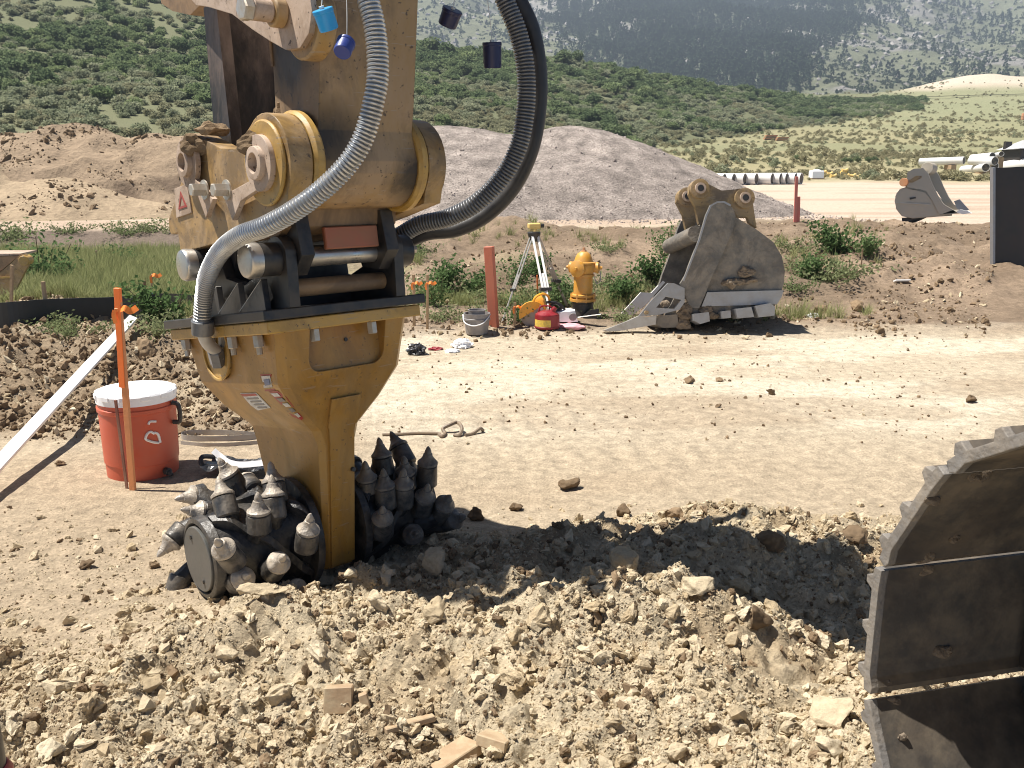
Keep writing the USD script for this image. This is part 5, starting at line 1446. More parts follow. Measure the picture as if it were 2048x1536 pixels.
part(b2, "side_cutter", prism_px([g4(*k) for k in [(1605, 450), (1640, 438), (1700, 505), (1660, 515), (1625, 500)]], Y2 + 0.5, 0.0, 0.04, B2E), M_bluesteel)
part(b2, "tooth", prism_px([g4(*k) for k in [(1615, 522), (1640, 503), (1690, 510), (1715, 526), (1660, 532)]], Y2, 0.0, 0.1, B2E), M_white)
part(b2, "lip", prism_px([g4(*k) for k in [(1520, 535), (1600, 505), (1625, 520), (1610, 530)]], Y2, 0.0, 1.0, B2E), M_bucketgrey)
part(b2, "heel_block", prism_px([g4(*k) for k in [(1268, 555), (1370, 556), (1330, 575), (1270, 598)]], Y2, 0.1, 0.9, B2E), M_dark)

# ------------------------------------------------------------------ yellow loader bucket at the left edge, steel blade at the right edge
def g5(zx, zy):
    return zx / 4.876, 420 + zy / 4.876


lb = thing("loader_bucket", "corner of a yellow loader bucket with a pin boss at the left edge", "loader bucket", at(-40, 600, 9.9))
LE = np.array([-0.15, 1.0, 0.0])
part(lb, "side_plate", prism_px([g5(*k) for k in [(-900, 780), (-300, 640), (0, 610), (125, 505), (190, 438), (240, 430), (280, 470), (280, 530), (222, 640), (150, 780), (20, 835), (0, 890), (-300, 1010), (-900, 1000)]], 9.9, 0, 0.06, LE), M_arm_plain, 25)
part(lb, "boss", cyl(at(*g5(243, 492), 9.9) - LE * 0.04, at(*g5(243, 492), 9.9) + LE * 0.12, 0.055, n=24, cap=0.005), M_boss)
part(lb, "top_plate", prism_px([g5(*k) for k in [(-900, 470), (190, 441), (120, 500), (0, 600), (-300, 630), (-900, 770)]], 9.93, 0.0, 0.04, LE), M_brown, 25)
part(lb, "top_lip", prism_px([g5(*k) for k in [(-900, 440), (195, 425), (195, 447), (-900, 480)]], 9.93, 0.0, 0.5, LE), M_pink, 25)
part(lb, "stiffener", prism_px([g5(*k) for k in [(-900, 672), (110, 650), (115, 664), (-900, 700)]], 9.88, 0, 0.03, LE), M_boss, 25)
part(lb, "back_plate", prism_px([g5(*k) for k in [(-900, 470), (100, 500), (60, 780), (-900, 980)]], 10.3, 0, 0.05, LE), M_arm_plain)
bd = thing("steel_blade", "tall dark steel blade with a pale cutting edge at the right edge", "blade", hit(2010, 556, 9, 20))
YB = 13.0
part(bd, "blade_plate", prism_px([(1988, 336), (2300, 322), (2300, 548), (1987, 551)], YB, 0, 0.05), M_dark)
part(bd, "edge_flange", prism_px([(1984, 336), (1989, 335), (1988, 551), (1984, 552)], YB, -0.03, 0.055), M_bluesteel)
part(bd, "cutting_edge", prism_px([(1981, 549), (2300, 541), (2300, 552), (1982, 556)], YB - 0.02, -0.14, 0.05), M_steel)
for k in range(16):
    m_ = rock_mesh(rgm, 0.7, 0)
    part(bd, "gravel_lump", trimesh.Trimesh(m_.vertices * rgm.uniform(0.02, 0.045) + at(1996 + k * 9 + rgm.uniform(-4, 4), 548, YB - 0.1), m_.faces), M_rock, False)

# ------------------------------------------------------------------ far yard: pipes, fittings, container
PD = np.array([-0.80, 0.60, 0.0])
for k, (u_, v_) in enumerate([(1449, 362), (1468, 362), (1490, 362), (1513, 362), (1545, 360), (1562, 361), (1574, 360), (1592, 359), (1603, 359)]):
    e_ = at(u_, v_, 57.0 + 0.12 * k)
    e_[2] = ground_z(e_[0], e_[1]) + 0.36
    p_ = thing("white_pipe", ["leftmost", "second from left", "third from left", "fourth from left", "fifth from left", "fifth from right", "third from right", "second from right", "rightmost"][k].replace("fifth from right", "fourth from right") + " white drain pipe with a black mouth in the yard row", "pipe", e_ - UP * 0.36, "row of white drain pipes in the yard")
    part(p_, "pipe_wall", lathe(e_, PD, [(0.06, 0.31), (0.0, 0.325), (0.0, 0.36), (2.6 if k % 2 else 3.0, 0.36), (2.6 if k % 2 else 3.0, 0.31)], 22), M_pipe)
    part(p_, "pipe_mouth", cyl(e_ + PD * 0.02, e_ + PD * 0.06, 0.328, n=22), M_pipe_in)
for k, (ua, va, ub, vb, r_, lab_) in enumerate([(1928, 321, 1840, 324, 0.30, "long white pipe at the left of the far pipe heap"), (1985, 312, 1944, 316, 0.28, "white pipe highest in the far pipe heap"), (1958, 336, 1926, 340, 0.34, "short white pipe in front of the far pipe heap"),
                                             (1972, 335, 1950, 338, 0.32, "second short white pipe in front of the far pipe heap"), (1990, 332, 1968, 335, 0.3, "third short white pipe by the blade in the far heap"), (2060, 328, 2008, 336, 0.55, "fat white bent pipe beside the black container"), (1990, 322, 1942, 322, 0.34, "slanting white pipe in the middle of the far pipe heap"), (2003, 308, 1985, 312, 0.2, "thin white pipe end behind the far pipe heap")]):
    ya = 72.0 + (k % 3)
    a, b = at(ua, va, ya), at(ub, vb, ya + 2.5)
    p_ = thing("white_pipe", lab_, "pipe", a)
    d_ = (b - a) / np.linalg.norm(b - a)
    part(p_, "pipe_wall", lathe(a, d_, [(0.06, r_ * .85), (0.0, r_ * .9), (0.0, r_), (np.linalg.norm(b - a), r_), (np.linalg.norm(b - a), r_ * .85)], 20), M_pipe)
    part(p_, "pipe_mouth", cyl(a + d_ * 0.02, a + d_ * 0.06, r_ * .9, n=20), M_pipe_in)
    gz_ = ground_z(a[0], a[1])
    part(p_, "timber_skid", box((a[0] + d_[0], a[1] + d_[1], (gz_ + min(a[2], b[2]) - r_) / 2 - 0.02), (0.4, 1.2, max(min(a[2], b[2]) - r_ - gz_, 0.1) + 0.15)), M_wood)
ct = thing("black_container", "black container with a pale grey hipped roof at the right edge", "container", hit(2040, 322, 40, 120))
cbp = at(2075, 318, 76.0); cbp[2] = ground_z(cbp[0], cbp[1])
hh_ = at(2075, 299, 76.0)[2] - cbp[2]
part(ct, "container_wall", box(cbp + UP * hh_ / 2, (4.6, 3.0, hh_), bev=0.05), M_dark)
part(ct, "roof", m3.Manifold.hull_points(np.array([cbp + np.array(k) for k in [(-2.6, -1.8, hh_), (2.6, -1.8, hh_), (2.6, 1.8, hh_), (-2.6, 1.8, hh_), (-1.4, 0, hh_ + 0.75), (1.6, 0, hh_ + 0.75), (-2.6, -1.8, hh_ + 0.06), (2.6, -1.8, hh_ + 0.06)]])), M_tarp)
part(ct, "vent_stack", box(cbp + np.array([-2.3, 0.6, hh_ + 0.3]), (0.5, 0.4, 0.7)), M_dark)
tt_ = hit(1632, 358, 30, 100)
tw = thing("water_tote", "white boxy water tote beside the yellow fittings in the yard", "tote", tt_)
part(tw, "tank", box(tt_ + UP * 0.30, (0.85, 0.8, 0.55), bev=0.05), M_lid)
part(tw, "pallet", box(tt_ + UP * 0.02, (0.9, 0.85, 0.06)), M_wood)
part(tw, "cap", lathe(tt_ + UP * 0.575, UP, [(0, 0.3), (0.04, 0.28), (0.09, 0.12), (0.11, 0.1), (0.11, 0)], 18), M_lid)
rgf = np.random.default_rng(21)
for k, (u_, v_) in enumerate([(1650, 354), (1660, 350), (1668, 355), (1680, 353), (1688, 347), (1694, 355), (1706, 354), (1716, 356), (1648, 346), (1690, 341)]):
    b_ = hit(u_, max(v_, 352), 30, 100)
    c_ = np.array([b_[0], b_[1], b_[2] + 0.10 + max(0, 352 - v_) * 0.028])
    a_ = rgf.uniform(-0.6, 0.6)
    d_ = np.array([math.cos(a_), math.sin(a_), 0])
    t = thing("pipe_fitting", "yellow pipe fitting in the pile beside the white tote", "pipe fitting", c_ - UP * 0.1, "yellow pipe fittings piled in the yard")
    part(t, "elbow", tube(smoothline([c_ - d_ * 0.25, c_, c_ + d_ * 0.18 + np.array([0, 0, 0.1])], 5), 0.10, 12), M_valve)
    part(t, "collar", cyl(c_ - d_ * 0.30, c_ - d_ * 0.24, 0.13, n=14), M_valve)
for k, (u_, v_, w_, h_) in enumerate([(1539, 279, 1.6, 0.6), (1562, 281, 1.5, 0.45)]):
    b_ = hit(u_, v_, 60, 200)
    t = thing("pallet_stack", ["left rust brown pallet stack lying in the meadow", "right lower rust brown pallet stack in the meadow"][k], "pallets", b_)
    for j in range(3):
        part(t, "board", box(b_ + np.array([0.1 * j, 0, (j + 0.5) * h_ / 3]), (w_, 1.0, h_ / 3.6)), M_rust if j != 1 else M_wood)
fl = [hit(u_, v_, 200, 330) for u_, v_ in ((1630, 200), (1700, 198), (1780, 197.5), (1860, 196.5), (1940, 194), (2060, 191))]
ff_ = thing("boundary_fence", "long thin dark fence line crossing the top of the meadow", "fence", fl[0])
for a, b in zip(fl[:-1], fl[1:]):
    part(ff_, "fence_rail", beam(a + UP * 0.45, b + UP * 0.45, 0.9, 0.06, (0, 0, 1)), M_darkstick if False else M_dark)
ol = hit(2046, 240, 100, 330)
solid("orange_barrel", "small orange thing standing in the meadow at the right edge", "barrel", lathe(ol, UP, [(0, 0.35), (0.05, 0.38), (0.6, 0.36), (0.64, 0.4), (0.7, 0.36), (1.2, 0.33), (1.25, 0.2)], 16), M_rust)

# ------------------------------------------------------------------ litter, straps and timber on the ground
def gtube(px, r, y=None):
    pts = []
    for a in px:
        p_ = hit(a[0], a[1], 3, 12)
        pts.append(p_ + UP * (r * 0.8 + (a[2] if len(a) > 2 else 0)))
    return smoothline(pts, 8)


tw_ = thing("tow_strap", "grey tow strap looped on the dirt between cooler and cutter", "strap", hit(430, 875, 3, 12))
part(tw_, "webbing", ribbon(list(gtube([(520, 876), (470, 872), (420, 870), (380, 871), (364, 876), (372, 881), (420, 883), (470, 882), (520, 878)], 0.018)[::4]), 0.045), M_plasticgrey, False)
part(tw_, "webbing", ribbon(list(gtube([(362, 889), (400, 893), (450, 893), (520, 888)], 0.012)[::4]), 0.03), M_plasticgrey, False)
hk = thing("chain_hook", "rusty hook and chain end lying on the dirt right of the cutter neck", "hook", hit(900, 872, 3, 12))
part(hk, "cable", tube(gtube([(765, 872), (800, 871), (840, 869), (878, 870)], 0.012), 0.010, 8), M_hook)
part(hk, "hook", tube(gtube([(878, 871), (884, 876), (890, 870), (886, 866, 0.02), (900, 864, 0.04), (915, 862, 0.05), (924, 868, 0.03), (918, 874), (908, 873)], 0.014), 0.013, 8), M_hook)
part(hk, "chain_link", tube(gtube([(930, 873), (945, 870), (960, 866, 0.02), (966, 864)], 0.012), 0.012, 8), M_hook)
shs = thing("plastic_sheet", "crumpled black plastic sheet with white straps behind the left drum", "plastic sheet", hit(470, 950, 3, 12))
pc = hit(470, 948, 3, 12)
gx2, gy2 = np.meshgrid(np.linspace(-0.17, 0.26, 26), np.linspace(-0.10, 0.13, 16))
fz = 0.05 + 0.10 * (meshkit.fbm(np.stack([gx2 * 8, gy2 * 11, 0 * gx2 + 3], -1), 3, 4) - 0.35)
part(shs, "sheet", trimesh.Trimesh(np.stack([pc[0] + gx2.ravel(), pc[1] + gy2.ravel(), pc[2] + fz.ravel()], 1), grid_faces(16, 26), process=False), M_plasticblack, False)
part(shs, "white_strap", ribbon([pc + np.array(k) for k in [(-0.10, -0.05, 0.16), (-0.05, -0.06, 0.12), (0.0, -0.09, 0.10), (0.08, -0.10, 0.09), (0.22, -0.09, 0.10)]], 0.035, (0, 0.5, 1)), M_lid, False)
part(shs, "hose_loop", tube(smoothline([pc + np.array(k) for k in [(-0.12, -0.02, 0.05), (-0.17, -0.05, 0.07), (-0.18, -0.02, 0.11), (-0.12, 0.02, 0.10)]], 6), 0.014, 8), M_rubber)


def crumple(name, label, cat, u, v, sx, sy, sz, mat, seed):
    c = hit(u, v, 3, 20)
    m_ = trimesh.creation.icosphere(3)
    vv = m_.vertices * (sx, sy, sz)
    vv = vv * (1 + 1.1 * (meshkit.fbm(m_.vertices * 3.1 + seed, 3, seed)[:, None] - 0.5))
    solid(name, label, cat, trimesh.Trimesh(vv + c + UP * sz * 0.5, m_.faces, process=False), mat, False)


crumple("crumpled_bag", "crumpled white plastic bag on the dirt in front of the pail", "bag", 925, 695, 0.10, 0.09, 0.06, M_lid, 3)
crumple("crumpled_bag", "flat white wrapper lying near the crumpled white bag", "bag", 905, 704, 0.07, 0.05, 0.02, M_lid, 4)
crumple("black_bag", "crumpled black bag on the dirt just right of the yellow housing", "bag", 832, 708, 0.09, 0.08, 0.07, M_plasticblack, 5)
crumple("red_rag", "small red rag in the dirt between black and white bags", "rag", 872, 700, 0.07, 0.05, 0.02, M_gas, 6)
crumple("white_wrapper", "small white wrapper in the dirt right of the large digging bucket", "litter", 1626, 634, 0.075, 0.06, 0.028, M_lid, 7)
bdp = hit(1802, 566, 8, 20)
solid("scrap_board", "small pale board lying on the dirt slope below the smaller bucket", "board", beam(bdp + np.array([-0.10, -0.02, 0.03]), bdp + np.array([0.12, 0.02, 0.03]), 0.07, 0.02, (0, 0.4, 1)), M_white)

wbk = hit(676, 1420, 1.2, 5)
solid("wood_block", "square sawn wood block half buried in the foreground rubble", "wood block", box(wbk + np.array([0, 0.02, 0.024]), (0.092, 0.05, 0.085), (1, 0.05, 0.03), (-0.05, 1, -0.35), (0, 0.35, 1), 0.003), M_lumber)
wsm = hit(727, 1420, 1.2, 5)
solid("wood_block", "small broken wood chip right of the square wood block", "wood block", box(wsm + np.array([0, 0.02, 0.02]), (0.03, 0.03, 0.05), (1, 0.2, 0.3), (-0.2, 1, -0.3), (-0.3, 0.3, 1), 0.003), M_lumber)
for nm, a, b, w_, h_, lab_ in (("lumber", (850, 1545), (945, 1508), 0.085, 0.038, "sawn lumber piece at the bottom edge of the foreground"), ("lumber", (962, 1500), (1020, 1480), 0.07, 0.035, "broken lumber end right behind the sawn lumber piece"), ("lumber", (770, 1470), (868, 1440), 0.035, 0.02, "splintered wood strip in the foreground rubble")):
    p0, p1 = hit(*a, 1.0, 5), hit(*b, 1.0, 5)
    zz_ = (p0[2] + p1[2]) / 2 + 0.012
    p0[2] = p1[2] = zz_
    solid(nm, lab_, "lumber", beam(p0, p1, w_, h_, (0.1, 0.3, 1), 0.003), M_lumber)
ob = hit(4, 1500, 1.0, 5)
ob = at(-26, 1535, 1.45)
gh = thing("container", "black and red container cut off by the lower left corner of the foreground", "container", ob)
part(gh, "upper", bumpy(lathe(ob, UP, [(0, 0.032), (0.10, 0.03), (0.11, 0.02), (0.11, 0)], 20), 0.004, 20), M_black)
part(gh, "red_base", bumpy(lathe(ob - UP * 0.06, UP, [(0, 0.045), (0.05, 0.040), (0.062, 0.034), (0.062, 0)], 20), 0.006, 20), M_gas)

# ------------------------------------------------------------------ plants
rp2 = np.random.default_rng(33)


def weed_mesh(n, rng, spread=0.5, tall=1.0, leaf=0.16):
    st = rng.normal(size=(9, 3)) * (spread, spread, 0)
    pts, stems = [], []
    for s in st:
        hgt = tall * rng.uniform(0.45, 1.0)
        top = np.array([s[0] * 1.1, s[1] * 1.1, hgt])
        t = rng.uniform(0.02, 1.03, n // 9)[:, None]
        pts.append(s * 0.25 * (1 - t) + top * t + rng.normal(size=(n // 9, 3)) * (0.17, 0.17, 0.11))
        stems.append(tube([s * 0.25, top * 0.5 + s * 0.12, top * 0.92], 0.008, 4))
    return leaves(np.vstack(pts), leaf, rng, 0.55, 0.5), join(*stems)


weed_src = [weed_mesh(700, rp2, 0.5, 0.85, 0.15), weed_mesh(560, rp2, 0.75, 0.55, 0.14), weed_mesh(620, rp2, 0.32, 1.25, 0.12)]
WE = [(1332, 512, 0.40, 2, "tall green weed beside the top of the large bucket's mouth"), (1308, 560, 0.36, 0, "green weed clump just left of the large bucket"), (1272, 585, 0.36, 1, "low spreading weed between hydrant and large bucket"),
      (1240, 600, 0.34, 0, "green weed close behind the hydrant's right side"), (1215, 575, 0.30, 1, "pale low weed on the slope right of the hydrant"), (882, 575, 0.42, 0, "dark weed clump left of the red post, upper"), (905, 600, 0.46, 1, "broad dark weed clump left of the red post, lower"),
      (935, 590, 0.36, 0, "dark weed closest to the red post on its left"), (862, 610, 0.34, 2, "weed behind the pair of ribboned stakes"), (828, 512, 0.30, 1, "weed on the slope just right of the mounting pins"), (826, 490, 0.24, 0, "small weed above the slope right of the mounting pins"), (1036, 570, 0.36, 2, "tall weed between the tripod's left legs"),
      (1062, 545, 0.30, 0, "weed behind the tripod below its head"), (1062, 606, 0.30, 1, "low weed at the foot of the tripod's front leg"), (1120, 612, 0.36, 0, "weed between tripod and hydrant"), (1150, 600, 0.30, 1, "weed directly behind the hydrant barrel"), (1612, 555, 0.36, 0, "green weed right of the large bucket's back"),
      (1650, 560, 0.42, 1, "spreading bright weed on the slope right of the large bucket"), (1690, 505, 0.46, 0, "tallest weed on the slope right of the large bucket"), (1680, 555, 0.34, 1, "low weed below the tallest weed on the right slope"), (1735, 508, 0.30, 0, "dark weed farthest right on the slope"), (1590, 500, 0.26, 1, "small weed behind the large bucket's back"),
      (1590, 580, 0.24, 1, "small weed at the heel of the large bucket"), (1240, 640, 0.2, 1, "small weed in the dirt left of the large bucket's tooth"), (962, 632, 0.22, 1, "low weed at the foot of the red post, left"), (1040, 648, 0.26, 2, "upright weed right of the red post's foot"), (885, 640, 0.22, 1, "low weed behind the grey pail"), (1215, 502, 0.24, 1, "pale weed high on the slope left of the large bucket"),
      (85, 575, 0.62, 2, "tall dark thistle bush right of the loader bucket"), (118, 580, 0.5, 0, "dark weed bush right beside the tall thistle"), (60, 590, 0.42, 0, "weed bush below the loader bucket's boss"), (150, 590, 0.36, 1, "low weed bush at the right of the thistle bushes"), (345, 640, 0.36, 0, "pale green weed next to the yellow flange edge"), (330, 665, 0.26, 1, "small pale weed under the flange's left corner"),
      (20, 478, 0.55, 1, "weed patch at the top of the grey slope, far left"), (140, 466, 0.34, 1, "small weed patch on the grey slope's top, left of middle"), (255, 468, 0.42, 1, "weed patch on the grey slope's top, right of middle"), (308, 464, 0.42, 1, "weed patch on the grey slope's top nearest the coupler"), (370, 560, 0.4, 0, "weed behind the left pin cap"),
      (238, 535, 0.34, 2, "weed in front of the farther silt fence, left"), (290, 545, 0.36, 0, "weed in front of the farther silt fence, right"), (110, 655, 0.2, 1, "small weed on the little dirt mound"), (140, 668, 0.2, 1, "small weed on the right side of the little dirt mound")]
def place(x, loc, rot, scale):
    """Sets (or, on a referenced copy, overrides) where a plant stands."""
    have = x.GetPrim().HasAttribute("xformOp:translate")
    p = x.GetPrim()
    for nm, add, val in (("xformOp:translate", x.AddTranslateOp, Gf.Vec3d(*map(float, loc))), ("xformOp:rotateZ", x.AddRotateZOp, float(rot)), ("xformOp:scale", x.AddScaleOp, Gf.Vec3f(*map(float, scale)))):
        if have:
            p.GetAttribute(nm).Set(val)
        else:
            add().Set(val)


wsrc = {}
for (u_, v_, s_0, k, lab_) in WE:
    b_ = hit(u_, v_, 7, 30)
    path = numbered("/World", "weed")
    x = UsdGeom.Xform.Define(stage, path)
    if k in wsrc:
        x.GetPrim().GetReferences().AddInternalReference(wsrc[k])
        x.GetPrim().SetInstanceable(True)
    place(x, b_, rp2.uniform(0, 360), (s_0 * 1.15,) * 3)
    keys(x.GetPrim(), label=lab_, category="weed")
    if k not in wsrc:
        wsrc[k] = path
        base[path] = np.zeros(3)
        part(path, "foliage", weed_src[k][0], M_weed if k != 1 else M_weed_pale, False)
        part(path, "stem", weed_src[k][1], M_stick, False)

# shrubs one can tell apart on the meadow edge and ridge
SH = [(1255, 262, 1.5, 0), (1300, 255, 1.1, 1), (1345, 258, 1.9, 0), (1330, 240, 1.4, 1), (1395, 262, 1.4, 0), (1430, 258, 1.3, 0), (1460, 235, 1.4, 0), (1485, 255, 1.0, 0), (1520, 262, 0.9, 0), (1445, 215, 1.8, 1), (1400, 205, 2.0, 1), (1500, 222, 1.4, 0),
      (1545, 238, 1.1, 0), (1580, 232, 1.2, 1), (1605, 240, 1.0, 0), (1640, 218, 1.5, 1), (1665, 222, 1.3, 0), (1690, 225, 1.3, 0), (1715, 230, 1.3, 0), (1738, 232, 1.1, 0), (1758, 236, 0.9, 1), (1595, 205, 2.0, 1), (1540, 200, 2.4, 1), (1290, 200, 2.6, 1), (1230, 190, 2.4, 1), (1180, 215, 2.2, 3), (1260, 165, 2.6, 1), (1350, 180, 2.4, 1), (1120, 130, 2.8, 3), (1150, 128, 2.6, 3), (1085, 135, 2.6, 1), (860, 110, 3.0, 3), (900, 118, 2.8, 3), (940, 128, 2.4, 1),
      (1688, 326, 0.55, 3), (1702, 326, 0.5, 3), (1716, 325, 0.6, 3), (1738, 325, 0.55, 3), (1752, 325, 0.6, 3), (1500, 326, 0.6, 0), (1470, 322, 0.7, 0), (1440, 320, 0.6, 0), (1540, 322, 0.5, 0), (1590, 322, 0.6, 3)]
ssrc = {}
for (u_, v_, s_0, k) in SH:
    b_ = hit(u_, v_, 55, 300)
    path = numbered("/World", "shrub")
    x = UsdGeom.Xform.Define(stage, path)
    if k in ssrc:
        x.GetPrim().GetReferences().AddInternalReference(ssrc[k])
        x.GetPrim().SetInstanceable(True)
    place(x, b_, rp2.uniform(0, 360), (s_0 * rp2.uniform(0.9, 1.2), s_0, s_0 * 0.95))
    if v_ > 300:
        keys(x.GetPrim(), label="small dark shrub in the dry strip of meadow behind the yard", category="shrub", group="small shrubs in the dry meadow strip")
    elif v_ < 195:
        keys(x.GetPrim(), label="tall green shrub on the hill crest against the mountain", category="shrub", group="tall shrubs along the hill crest")
    else:
        keys(x.GetPrim(), label="rounded grey green shrub standing apart at the meadow edge of the hill", category="shrub", group="single shrubs at the meadow edge")
    if k not in ssrc:
        ssrc[k] = path
        base[path] = np.zeros(3)
        part(path, "crown", shrub_meshes[k], M_scrub[k], False)
        part(path, "stem", join(*[tube([(0.05 * math.cos(a), 0.05 * math.sin(a), -0.1), (0.2 * math.cos(a), 0.2 * math.sin(a), 0.35), (0.35 * math.cos(a), 0.35 * math.sin(a), 0.6)], 0.03, 5) for a in (0.3, 2.4, 4.4)]), M_stick, False)

# grass
def tuft(rng, n=26, h=0.34):
    V, F = [], []
    for k in range(n):
        a, r = rng.uniform(0, 6.28), rng.uniform(0, 0.16)
        b_ = np.array([r * math.cos(a), r * math.sin(a), 0])
        lean = rng.normal(size=2) * 0.12
        hh = h * rng.uniform(0.45, 1.1)
        w = np.array([math.cos(a + 1.5), math.sin(a + 1.5), 0]) * 0.006
        m_ = b_ + np.array([lean[0] * .35, lean[1] * .35, hh * .55])
        t_2 = b_ + np.array([lean[0], lean[1], hh])
        i = len(V)
        V += [b_ - w, b_ + w, m_ - w * .8, m_ + w * .8, t_2]
        F += [(i, i + 1, i + 3), (i, i + 3, i + 2), (i + 2, i + 3, i + 4)]
    return trimesh.Trimesh(np.array(V), np.array(F), process=False)


NG = 7000
gu = rp2.uniform(-120, 460, NG)
gyy = rp2.uniform(9.5, 18.0, NG)
gxx = gyy * (gu - 1024) / FOC
kp = rp2.uniform(0, 1, NG) < np.clip(0.75 + 1.5 * nz(gxx, gyy, 1.2, 3, 81), 0.15, 1) * sstep(9.5, 10.2, gyy)
gxx, gyy = gxx[kp], gyy[kp]
ng2 = 2600
g2u = rp2.uniform(790, 1780, ng2)
g2y = rp2.uniform(10.2, 19.5, ng2)
g2x = g2y * (g2u - 1024) / FOC
kp2 = (rp2.uniform(0, 1, ng2) < sstep(0.02, 0.16, nz(g2x, g2y, 1.3, 3, 82)) * np.interp(g2u, [790, 1250, 1400, 1600, 1700, 1780], [1, 0.9, 0.3, 0.7, 0.5, 0.1]) * np.interp(g2y, [10, 14, 19], [1, 0.8, 0.25]))
g3y = rp2.uniform(8.75, 9.55, 1100)
g3x = g3y * (rp2.uniform(-60, 420, 1100) - 1024) / FOC
k3 = rp2.uniform(0, 1, 1100) < np.clip(0.55 + 2 * nz(g3x, g3y, 0.5, 3, 84), 0.1, 1)
g3x, g3y = g3x[k3], g3y[k3]
axx, ayy = np.r_[gxx, g2x[kp2], g3x], np.r_[gyy, g2y[kp2], g3y]
gsc = np.r_[rp2.uniform(0.6, 1.25, len(gxx)), rp2.uniform(0.3, 0.75, kp2.sum()), rp2.uniform(0.3, 0.65, len(g3x))]
scatter("grass", "tall green grass between the silt fences and on the slope", "grass", [("grass_tuft", tuft(rp2), M_grass, False) for _ in range(4)],
        np.stack([axx, ayy, height(axx, ayy)], 1), quat_z(rp2.uniform(0, 6.28, len(axx))), gsc, rp2.integers(0, 4, len(axx)))

NT = 10000
tu = rp2.uniform(780, 2150, NT)
ty = 62 * (290 / 62) ** rp2.uniform(0, 1, NT)
tx = ty * (tu - 1024) / (FOC * 0.985)
tk_ = rp2.uniform(0, 1, NT) < np.clip(0.45 + 2.2 * nz(tx / 2.5, ty, 7, 3, 83), 0.04, 1)
tx, ty = tx[tk_], ty[tk_]
tuss = leaves(crown_points(150, rp2, 4, 0.8), 0.30, rp2, 0.45, 0.0)
tss = rp2.uniform(0.18, 0.5, len(tx)) * np.where(rp2.uniform(0, 1, len(tx)) > 0.93, 1.8, 1.0)
scatter("meadow_tussocks", "dry pale tussocks and sagebrush dotted over the meadow", "meadow plants", [("tussock", tuss, M_tussock, False), ("sage", tuss, M_scrub[0], False)],
        np.stack([tx, ty, height(tx, ty) - 0.04], 1), quat_z(rp2.uniform(0, 6.28, len(tx))), np.stack([tss * 1.3, tss * 1.3, tss], 1), (rp2.uniform(0, 1, len(tx)) > 0.90).astype(int))

# ------------------------------------------------------------------ rocks
rr = np.random.default_rng(44)
BIG = [(527, 1197, 0.105, 0.45, "long flat tan slab lying against the left drum", 0), (700, 1158, 0.052, 0.8, "squarish tan rock right under the cutter neck", 0), (650, 1172, 0.06, 0.7, "tan rock left of the neck's foot", 0), (870, 1145, 0.10, 0.8, "large rock in the shade beside the right drum", 0), (945, 1150, 0.06, 0.8, "shaded rock right of the largest shaded rock", 0),
       (1250, 1140, 0.10, 0.8, "big blocky rock in the middle of the dark shadow", 0), (1470, 1185, 0.066, 0.7, "pale block on the sunlit mound right of the shadow", 0), (1395, 1190, 0.075, 0.75, "pale rock on top of the sunlit mound", 0), (1660, 1430, 0.085, 0.6, "pale crumbly boulder near the track's lower shoes", 0), (1660, 1505, 0.05, 0.8, "rounded tan rock below the pale crumbly boulder", 0),
       (1035, 1285, 0.045, 0.9, "pointed pale rock below the end of the shadow", 0), (870, 1235, 0.065, 0.7, "upright tan rock in front of the right drum", 0), (860, 1243, 0.045, 0.6, "smooth yellowish rock below the right drum", 0), (760, 1215, 0.06, 0.8, "brown tan boulder in front of the neck", 0), (430, 1200, 0.07, 0.9, "tan rock leaning below the left drum's cover", 0),
       (450, 1315, 0.055, 0.6, "flat yellowish slab in the middle of the left rubble", 0), (530, 1380, 0.03, 0.7, "small white angular rock in the foreground", 0), (105, 1510, 0.055, 0.6, "pale slab in the lower left corner", 0), (110, 1385, 0.07, 0.7, "tan boulder at the left side of the rubble", 0), (300, 1380, 0.055, 0.9, "brown pitted clod in the left rubble", 0),
       (1195, 1240, 0.05, 0.7, "brown stone standing at the lower edge of the shadow", 1), (1140, 978, 0.075, 0.7, "dark brown clod alone on the packed dirt", 1), (178, 1135, 0.045, 0.7, "dark clod on the gravelly dirt left of the left drum", 1), (122, 930, 0.045, 0.7, "brown clod below the white board's shadow", 1), (1518, 1240, 0.085, 0.8, "dark brown clod on the sunlit mound", 1),
       (1535, 1090, 0.075, 0.6, "brown clod at the upper rim of the shadow", 1), (1700, 1082, 0.095, 0.5, "flat brown slab at the right end of the shadow", 1), (1380, 765, 0.09, 0.5, "cluster like brown clod far out on the packed dirt", 1), (1440, 762, 0.05, 0.7, "small brown clod right of the far clod cluster", 1), (1542, 790, 0.05, 0.7, "single dark stone on the packed dirt, right half", 1),
       (1942, 804, 0.055, 0.8, "dark stone on the packed dirt above the track", 1), (1435, 815, 0.035, 0.7, "tiny dark stone on the packed dirt, middle", 1), (1030, 1020, 0.05, 0.7, "brown clod at the upper edge of the rubble", 1), (950, 1040, 0.055, 0.8, "tan brown clod just right of the right drum", 1), (1245, 1030, 0.06, 0.6, "low brown clod above the shadow", 1), (1350, 1035, 0.06, 0.7, "ragged brown clod above the shadow's right half", 1),
       (1645, 625, 0.13, 0.7, "large dark clod near the white wrapper", 1), (1715, 620, 0.14, 0.7, "dark clod in the dirt under the smaller bucket", 1), (290, 715, 0.13, 0.8, "big dark clod on the dug bank behind the orange stake", 1), (1008, 672, 0.07, 0.8, "grey clod at the foot of the red post", 1)]
